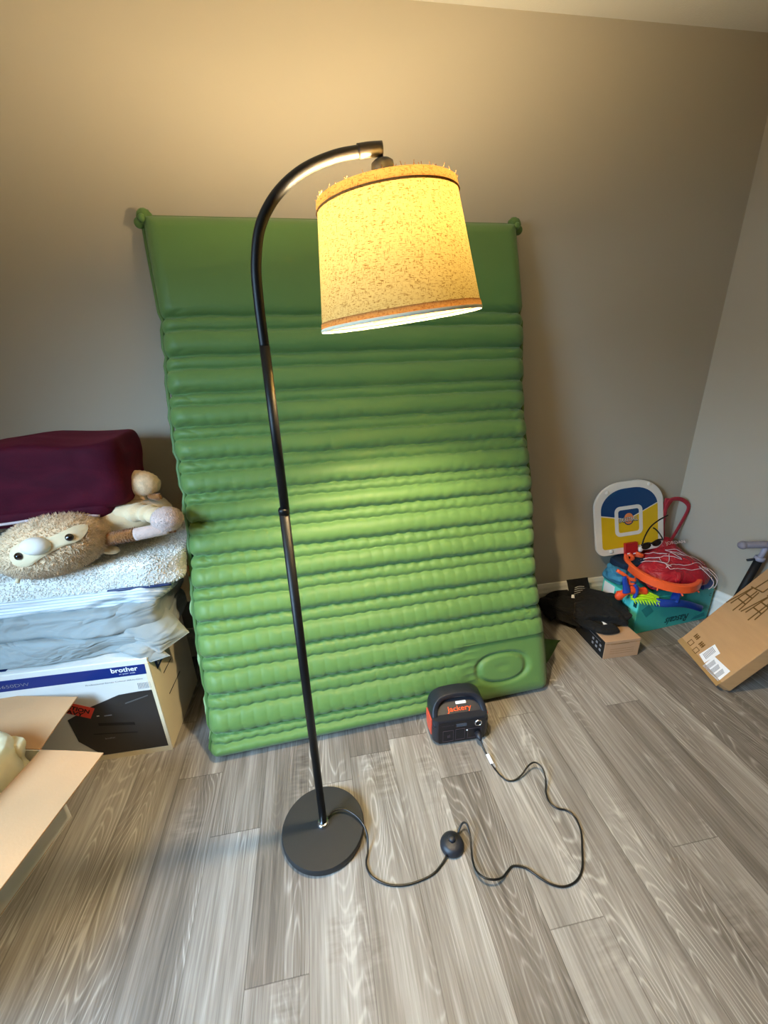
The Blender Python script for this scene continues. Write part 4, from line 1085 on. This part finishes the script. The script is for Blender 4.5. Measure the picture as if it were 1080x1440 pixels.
# ------------------------------------------------------------------ red drawstring bag draped into the hoop
BCx, BCy = 1.760, 1.672
def bagz(x, y):
    u = (x - BCx) / .215; w = (y - BCy) / .155
    r = min(1.0, (abs(u) ** 2.2 + abs(w) ** 2.2) ** (1 / 2.2))
    base = .238 + .090 * math.sqrt(max(0, 1 - r ** 2.4))
    base += .10 * math.exp(-((x - 1.835) / .07) ** 2 - ((y - 1.80) / .06) ** 2)
    base += .012 * nz(x, y, 0, 16) + .005 * math.sin(40 * x + 30 * y)
    base += .028 * max(0, 1 - r) * (1 if y < BCy else .6)
    return base
rb = thing('red_drawstring_bag', 'crumpled red drawstring bag heaped inside the orange toy rim', 'bag', (BCx, BCy, .2))
def bag_mesh():
    V = []; Fc = []; nr = 26; ns_ = 84
    for i in range(nr + 1):
        t = i / nr
        for k in range(ns_):
            th = 2 * PI * k / ns_
            R_ = 1 + .05 * math.sin(5 * th + 1) + .10 * max(0, math.cos(th + .25)) ** 14
            x = BCx + .207 * t * R_ * math.copysign(abs(math.cos(th)) ** .9, math.cos(th)); y = BCy + .147 * t * R_ * math.copysign(abs(math.sin(th)) ** .9, math.sin(th))
            V.append((min(x, rwx(y) - .012), y, bagz(x, y)))
    m2 = len(V)
    for i in range(nr):
        for k in range(ns_):
            Fc.append([i * ns_ + k, (i + 1) * ns_ + k, (i + 1) * ns_ + (k + 1) % ns_, i * ns_ + (k + 1) % ns_])
    for k in range(ns_): p = V[nr * ns_ + k]; V.append((p[0] * .72 + BCx * .28, p[1] * .72 + BCy * .28, .205))
    for k in range(ns_): Fc.append([nr * ns_ + k, m2 + k, m2 + (k + 1) % ns_, nr * ns_ + (k + 1) % ns_])
    Fc.append([m2 + k for k in range(ns_)][::-1])
    return mesh('bag_body', V, Fc, M['red_bag'], rb, True)
bag_mesh()
# gathered neck and looped handle
MB().tube([(1.80, 1.775, .36), (1.81, 1.792, .41), (1.805, 1.80, .46), (1.80, 1.80, .56), (1.815, 1.80, .602), (1.868, 1.80, .605), (1.915, 1.795, .580), (1.928, 1.790, .545), (1.905, 1.790, .47), (1.872, 1.785, .40), (1.85, 1.78, .36)], .011, 10, 6, flat=.3, up=(0, -1, 0)).build('handle', M['red_strap'], rb, True)
drape('handle_panel', (1.79, 1.812, .50), (1.86, 1.816, .602), (1.80, 1.82, .61), (1.785, 1.82, .56), M['red_strap'], rb, .004, .006)
text('bag_lettering', 'JORDAN', (1.775, 1.735, .372), (1, .02, -.02), (0, .75, .65), .120, M['net_white'], rb, height=.022, bold=.01, lift=.014)
# the white cords of the net lying on the bag
nets = [
 [(.000, .010), (.05, -.02), (.09, -.075), (.11, -.10)],
 [(.0, .0), (.06, .03), (.11, -.01), (.09, -.07), (.13, -.06), (.17, -.01), (.22, .02), (.27, -.02), (.30, -.06)],
 [(.045, .050), (.09, .02), (.14, -.03), (.20, -.065), (.17, -.02), (.13, .03), (.10, .065)],
 [(.13, .03), (.19, .0), (.245, -.035), (.235, .0), (.20, .045)],
 [(.20, .045), (.26, .02), (.31, -.03), (.34, -.07)],
 [(.08, -.10), (.14, -.085), (.21, -.10), (.29, -.095), (.345, -.10)],
 [(.09, -.085), (.10, -.11), (.16, -.112), (.24, -.125), (.33, -.115), (.35, -.12)],
]
mb = MB()
for L_ in nets:
    pts = catmull([(1.585 + a, 1.690 + b_, 0) for a, b_ in L_], 6)
    mb.tube([(p.x, p.y, bagz(p.x, p.y) + .003) for p in pts], .0017, 6, 1)
for k, (xx_, yy_) in enumerate(((1.905, 1.575), (1.885, 1.560), (1.86, 1.555))):
    mb.tube([(xx_ - .02, yy_ + .02, bagz(xx_ - .02, yy_ + .02) + .004), (xx_, yy_ - .01, .30), (xx_ + .012, yy_ - .045, .27), (xx_ + .004, yy_ - .05, .225 + .01 * k), (xx_ - .012, yy_ - .052, .235)], .0016, 6, 5)
mb.build('hoop_net', M['net_white'], hp_, True)

# sunglasses on the bag
sg_ = thing('sunglasses', 'black sunglasses lying on the red bag by the backboard', 'sunglasses', (1.58, 1.66, .44))
gO = Vector((1.575, 1.640, .425))
mb = MB()
for cx in (0, .062):
    c_ = [(cx + .026 * math.cos(t * PI / 8) * (1 if True else 1), .015 * math.sin(t * PI / 8)) for t in range(16)]
    mb.prism(c_, -.003, .003, gO + Vector((0, 0, .012)), Vector((1, .10, .12)), Vector((-.05, .30, .95)))
mb.build('lens', M['lens_black'], sg_)
mb = MB().tube([gO + Vector((-.030, 0, .020)), gO + Vector((.0, -.003, .030)), gO + Vector((.030, .002, .024)), gO + Vector((.062, .003, .038)), gO + Vector((.095, .008, .034))], .005, 8, 4)
mb.build('frame', M['lens_black'], sg_, True)
MB().tube([gO + Vector((-.026, .0, .022)), gO + Vector((-.010, .01, .062)), gO + Vector((.020, .02, .105)), gO + Vector((.055, .02, .135)), gO + Vector((.085, .02, .150)), gO + Vector((.105, .02, .160))], .0042, 8, 5, flat=.6).build('temple', M['lens_black'], sg_, True)
MB().tube([gO + Vector((.095, .008, .034)), gO + Vector((.092, .03, .055)), gO + Vector((.080, .05, .075)), gO + Vector((.070, .055, .080))], .0042, 8, 5, flat=.6).build('temple', M['lens_black'], sg_, True)

# orange and blue toy under the rim, left
tg = thing('toy_launcher', 'orange and blue plastic toy piece hanging under the left of the rim', 'toy', (1.47, 1.56, .2))
mb = MB()
mb.tube([(1.405, 1.566, .222), (1.425, 1.560, .236), (1.455, 1.558, .250), (1.49, 1.560, .246), (1.520, 1.562, .232), (1.545, 1.565, .228)], lambda t: .021 - .006 * math.sin(t * 6) ** 2, 12, 5, flat=1.1)
mb.ellipsoid((1.408, 1.564, .222), (.022, .018, .024)); mb.ellipsoid((1.535, 1.566, .226), (.028, .018, .022))
mb.build('orange_body', M['toy_orange'], tg, True)
MB().tube([(1.412, 1.560, .330), (1.418, 1.556, .300), (1.428, 1.552, .268), (1.432, 1.550, .248)], lambda t: .010 + .012 * t, 12, 5, flat=.6).build('blue_fin', M['toy_blue'], tg, True)
MB().tube([(1.470, 1.553, .284), (1.480, 1.546, .266), (1.480, 1.542, .238), (1.472, 1.542, .214)], .0125, 12, 5, flat=.7).build('blue_fin', M['toy_blue'], tg, True)
mb = MB().tube([(1.40, 1.60, .345), (1.43, 1.585, .325), (1.455, 1.575, .305), (1.485, 1.57, .295)], .009, 8, 4)
mb.tube([(1.455, 1.575, .305), (1.450, 1.565, .285), (1.475, 1.56, .28)], .007, 8, 3).build('orange_strut', M['hoop_orange'], tg, True)

# lime toothed piece with blue strap
lm = thing('toy_rake', 'lime green toothed plastic toy with long blue arm over the teal carton front', 'toy', (1.56, 1.52, .2))
mb = MB(); LA = Vector((1.455, 1.540, .212)); LB = Vector((1.585, 1.508, .200)); ld = (LB - LA).normalized()
for k in range(4):
    off = Vector((.010 * k, .016 * k, .004 * k))
    mb.tube([LA + off, LA.lerp(LB, .5) + off + Vector((0, 0, .012 - .002 * k)), LB + off * .5], .0085, 8, 5, flat=.6)
for k in range(9):
    p = LA.lerp(LB, .06 + k * .105) + Vector((0, -.002, .004)); mb.add([p + ld * -.007, p + ld * .007, p + Vector((0, .010, .004)), p + Vector((.004, -.020, -.022))], [[0, 1, 3], [1, 2, 3], [2, 0, 3], [0, 2, 1]])
mb.build('toothed_head', M['toy_lime'], lm)
MB().tube([(1.570, 1.510, .196), (1.61, 1.500, .190), (1.65, 1.497, .186), (1.70, 1.500, .176), (1.76, 1.510, .154), (1.82, 1.520, .126), (1.87, 1.530, .10)], lambda t: .021 - .004 * t, 12, 6, flat=.35, up=(0, -1, .25)).build('blue_arm', M['toy_blue'], lm, True)
st_ = MB().tube([(1.66, 1.500, .190), (1.70, 1.528, .212), (1.76, 1.545, .226), (1.84, 1.56, .236), (1.92, 1.60, .240), (1.965, 1.64, .236), (1.985, 1.645, .222), (1.975, 1.60, .212), (1.93, 1.575, .212), (1.87, 1.56, .214)], .019, 12, 6, flat=.35)
tag(st_.build('blue_foam_strap', M['toy_blue'], None, True), 'dark blue looped plastic strap on the right end of the teal carton', 'toy strap')

# ------------------------------------------------------------------ small carton and black garment
sc_ = thing('small_carton', 'small brown carton with black printed side in front of teal carton', 'box', (1.236, 1.402, 0))
sO = Vector((1.236, 1.400, 0)); sx_ = Vector((1, -.035, 0)).normalized(); sy_ = Vector((.035, 1, 0)).normalized(); SWd, SD, SHh = .178, .225, .098
MB().box((0, 0, 0), (SWd, SD, SHh), Matrix.Translation(sO) @ Matrix.Rotation(-.035, 4, 'Z'), .002).build('body', M['small_carton'], sc_)
decal('black_side', rect(-SD + .002, .002, -.002, SHh - .002), sO, -sy_, ez, M['print_black'], sc_, .001)
mb = MB()
for i in range(3):
    for j in range(2): mb.prism(rect(-.035 - i * .028, .028 + j * .024, -.022 - i * .028, .040 + j * .024), 0, .0016, sO, -sy_, ez)
mb.prism(rect(-.15, .078, -.03, .0792), 0, .0016, sO, -sy_, ez)
mb.build('side_icons', M['print_grey'], sc_)
mb = MB()
mb.prism(rect(.030, .078, .120, .0815), 0, .0006, sO, sx_, ez)
for i in range(3): mb.prism(rect(.03, .05 - i * .012, .15, .052 - i * .012), 0, .0006, sO, sx_, ez)
mb.build('faint_print', plain('faint_brown', srgb(160, 126, 92), .85, .2), sc_)
decal('lid_seam', rect(.0, SHh - .016, SWd, SHh - .0145), sO, sx_, ez, M['print_brown'], sc_, .0004)

gm = thing('black_sweatshirt', 'black folded sweatshirt with grey print draped over small carton', 'sweatshirt', (1.3, 1.6, .1))
def gtop(u, v): return 0.0
soft('folded_body', (1.352, 1.610), (.94, -.34), None, .115, .110, .100, .155, M['black_cloth'], gm, .035, .02, 9, 61, (90, 40), folds=.004, foldk=10)
soft('lower_layer', (1.245, 1.655), (.55, -.83), None, .155, .062, .045, .115, M['black_cloth'], gm, .03, .018, 9, 63, (90, 36), folds=.004, foldk=10)
soft('collar_roll', (1.215, 1.770), (.9, .2), None, .098, .050, .045, .115, M['black_cloth'], gm, .03, .014, 9, 64, (70, 30))
MB().tube([(1.165, 1.700, .035), (1.145, 1.740, .060), (1.165, 1.775, .085), (1.21, 1.79, .105), (1.28, 1.775, .115)], .030, 14, 5, flat=.8).build('sleeve', M['black_cloth'], gm, True)
MB().tube([(1.245, 1.62, .085), (1.235, 1.53, .105), (1.27, 1.47, .112), (1.33, 1.47, .110)], .034, 14, 5, flat=.55).build('sleeve', M['black_cloth'], gm, True)
drape('printed_flap', (1.268, 1.745, .135), (1.392, 1.745, .140), (1.400, 1.80, .195), (1.275, 1.80, .195), M['black_cloth'], gm, .004, .014)
mb = MB()
for k in range(4):
    mb.tube([(1.285 + .004 * k, 1.734 + .006 * k, .146 + .008 * k), (1.315, 1.731 + .006 * k, .154 + .008 * k), (1.345, 1.731 + .006 * k, .150 + .008 * k), (1.378 - .01 * k, 1.734 + .006 * k, .144 + .009 * k)], .0022, 6, 4)
mb.build('grey_print', M['grey_letters'], gm, True)
drape('care_label', (1.262, 1.722, .132), (1.280, 1.717, .130), (1.282, 1.728, .146), (1.268, 1.73, .146), M['label_white'], gm, .001, .002)
drape('paper_tag', (1.300, 1.562, .112), (1.312, 1.468, .1005), (1.334, 1.472, .1005), (1.322, 1.562, .112), M['label_white'], gm, .003, .002)

# ------------------------------------------------------------------ large brown carton leaning on the right wall
bx = thing('leaning_carton', 'large brown carton with shipping labels leaning on the right wall', 'box', (1.60, 1.25, 0))
# face frame: A far lower corner, w towards the camera, l up along the face
Ab = Vector((1.648, 1.398, .006)); wv = Vector((-.266, -.964, 0)).normalized(); hv = Vector((.964, -.266, 0)).normalized()
ang = math.radians(54); lv = (hv * math.cos(ang) + Vector((0, 0, math.sin(ang)))).normalized(); fn = wv.cross(lv)
if fn.x > 0: fn = -fn
CWw, CLn, CT = .292, .62, .062
Ab = Ab + Vector((0, 0, 0))
low_ = CT * math.cos(ang)
Ab.z = low_ + .001; Ab = Ab - hv * 0.020
def cb(w, l, t): return Ab + wv * w + lv * l - fn * t
V = [cb(w, l, t) for t in (0, CT) for w, l in ((0, 0), (CWw - .018, 0), (CWw, .016), (CWw, CLn), (0, CLn))]
Fc = [[0, 1, 2, 3, 4], [9, 8, 7, 6, 5]] + [[i, 5 + i, 5 + (i + 1) % 5, (i + 1) % 5] for i in range(5)]
bo = mesh('body', V, Fc, M['cardboard'], bx)
bv = bo.modifiers.new('bevel', 'BEVEL'); bv.width = .003; bv.segments = 2
lX = -wv if wv.cross(lv).dot(fn) < 0 else wv
def cdecal(name, pts, mat, t=.0008, d0=.0):
    mb = MB(); n = len(pts)
    a = [cb(w, l, -d0) for w, l in pts]; b_ = [cb(w, l, -(d0 + t)) for w, l in pts]
    mb.add(a + b_, [list(range(n)), list(range(n, 2 * n))[::-1]] + [[i, (i + 1) % n, n + (i + 1) % n, n + i] for i in range(n)])
    return mb
cdecal('t', rect(0, .0, CWw, .026), 0).build('packing_tape', M['tape'], bx)
cdecal('t', [(.128, .034), (.176, .026), (.186, .102), (.136, .112)], 0).build('shipping_label', M['label_white'], bx)
cdecal('t', [(.182, .012), (.280, .018), (.276, .082), (.180, .076)], 0).build('shipping_label', M['label_white'], bx)
mb = MB()
for k in range(9):
    w0 = .046 + k * .006; o_ = cdecal('t', [(.138, w0), (.168, w0 - .004), (.168, w0 - .001), (.138, w0 + .003)], 0, .0012); mb.add(o_.v, o_.f)
for k in range(3):
    for j in range(6):
        l0 = .192 + k * .028 + j * .0034; o_ = cdecal('t', rect(l0, .026, l0 + .0018, .066 - .001 * j), 0, .0012); mb.add(o_.v, o_.f)
mb.build('barcode', M['print_grey'], bx)
mb = MB()
def csq(w, l, s_):
    for q in (rect(w, l, w + s_, l + .003), rect(w, l + s_ - .003, w + s_, l + s_), rect(w, l, w + .003, l + s_), rect(w + s_ - .003, l, w + s_, l + s_)):
        o_ = cdecal('t', q, 0, .0008); mb.add(o_.v, o_.f)
csq(.040, .028, .026); csq(.088, .022, .026)
for w, l in ((.036, .068), (.084, .060)):
    for k in range(3): o_ = cdecal('t', rect(w + k * .010, l, w + k * .010 + .006, l + .022), 0, .0008); mb.add(o_.v, o_.f)
    o_ = cdecal('t', rect(w, l + .008, w + .028, l + .012), 0, .0008); mb.add(o_.v, o_.f)
mb.build('handling_marks', M['print_brown'], bx)
# line drawing of two stools
mb = MB()
def cl(p, q_, w=.0030):
    a = cb(p[0], p[1], -.0006); b_ = cb(q_[0], q_[1], -.0006); mb.tube([a, b_], w, 4, 1, flat=.18, up=tuple(fn))
for (w0, l0, s_) in ((.022, .345, .9), (.105, .355, .9)):
    for a, b_ in (((0, 0), (.012, .12)), ((.06, 0), (.052, .12)), ((.0, .12), (.065, .13)), ((.004, .04), (.058, .04)), ((.008, .08), (.055, .08)), ((.02, .12), (.03, .19)), ((.065, .13), (.07, .19)), ((.03, .19), (.07, .19)), ((-.02, -.01), (.01, .12)), ((.04, -.02), (.04, .12))):
        cl((w0 + a[0] * s_, l0 + a[1] * s_ - .06), (w0 + b_[0] * s_, l0 + b_[1] * s_ - .06))
mb.build('stool_drawing', M['print_brown'], bx)

# ------------------------------------------------------------------ kick scooter behind the leaning carton
ks = thing('kick_scooter', 'grey and black kick scooter handlebar behind the leaning carton', 'scooter', (1.98, 1.45, 0))
S0 = Vector((1.985, 1.410, .505)); G1 = Vector((1.905, 1.452, .492))
dirb = (S0 - G1).normalized(); G2 = S0 + dirb * .0
MB().tube([G1, G1.lerp(S0, .5), S0], .0165, 16, 3).build('grip', M['grip_grey'], ks, True)
MB().ellipsoid(G1, (.020, .020, .020)).build('grip_end', M['grip_grey'], ks, True)
G3 = S0 + Vector((.004, -.085, .012))
MB().tube([S0, S0.lerp(G3, .5), G3], .0165, 16, 3).build('grip', M['grip_grey'], ks, True)
foot_ = Vector((1.945, 1.60, .05))
foot_ = Vector((1.935, 1.455, .07))
MB().tube([S0, S0.lerp(foot_, .2)], .011, 16, 1).build('handle_post', M['clamp_grey'], ks, True)
kk = S0.lerp(foot_, .17)
MB().lathe([(.016, -.010), (.021, -.008), (.021, .008), (.016, .010)], kk, foot_ - S0, n=24).build('clamp', M['clamp_grey'], ks, True)
MB().tube([kk + Vector((-.018, .005, -.004)), kk + Vector((-.045, .018, -.012))], .006, 10, 1).build('clamp_lever', M['black_plastic'], ks, True)
MB().tube([S0.lerp(foot_, .2), foot_], .0165, 16, 1).build('steering_tube', M['print_black'], ks, True)
MB().lathe([(.030, -.012), (.044, -.012), (.050, -.006), (.050, .006), (.044, .012), (.030, .012)], (1.935, 1.462, .051), (1, .3, 0), n=32).build('wheel', M['print_black'], ks, True)
MB().box((1.955, 1.16, .055), (2.035, 1.42, .075), None, .005).build('deck', M['print_black'], ks)
MB().lathe([(.030, -.010), (.040, -.010), (.045, -.005), (.045, .005), (.040, .010), (.030, .010)], (2.01, 1.13, .046), (1, .0, 0), n=32).build('wheel', M['print_black'], ks, True)

# ------------------------------------------------------------------ light
wd_ = bpy.data.worlds.new('world'); bpy.context.scene.world = wd_; wd_.use_nodes = True
wn_ = wd_.node_tree; bgd = wn_.nodes['Background']
sky = wn_.nodes.new('ShaderNodeTexSky'); sky.sky_type = 'NISHITA'; sky.sun_disc = False; sky.sun_elevation = math.radians(40)
wn_.links.new(sky.outputs[0], bgd.inputs[0]); bgd.inputs[1].default_value = .12
def area(name, loc, target, sx, sy, power, col):
    l = bpy.data.lights.new(name, 'AREA'); l.shape = 'RECTANGLE'; l.size = sx; l.size_y = sy; l.energy = power; l.color = col
    o = bpy.data.objects.new(name, l); C.objects.link(o); o.location = loc
    o.rotation_euler = (Vector(target) - Vector(loc)).to_track_quat('-Z', 'Y').to_euler(); return o
wl = area('window_daylight', (LX - .06, (wy0 + wy1) / 2, (wz0 + wz1) / 2), (-.35, .90, .25), .95, 1.0, 41, (.45, .71, 1.0)); wl.data.spread = math.radians(90)

sc = bpy.context.scene
sc.view_settings.view_transform = 'Standard'; sc.view_settings.look = 'None'
sc.view_settings.exposure = 0.08; sc.view_settings.gamma = 1.0
try: sc.view_settings.use_curve_mapping = False
except Exception: pass
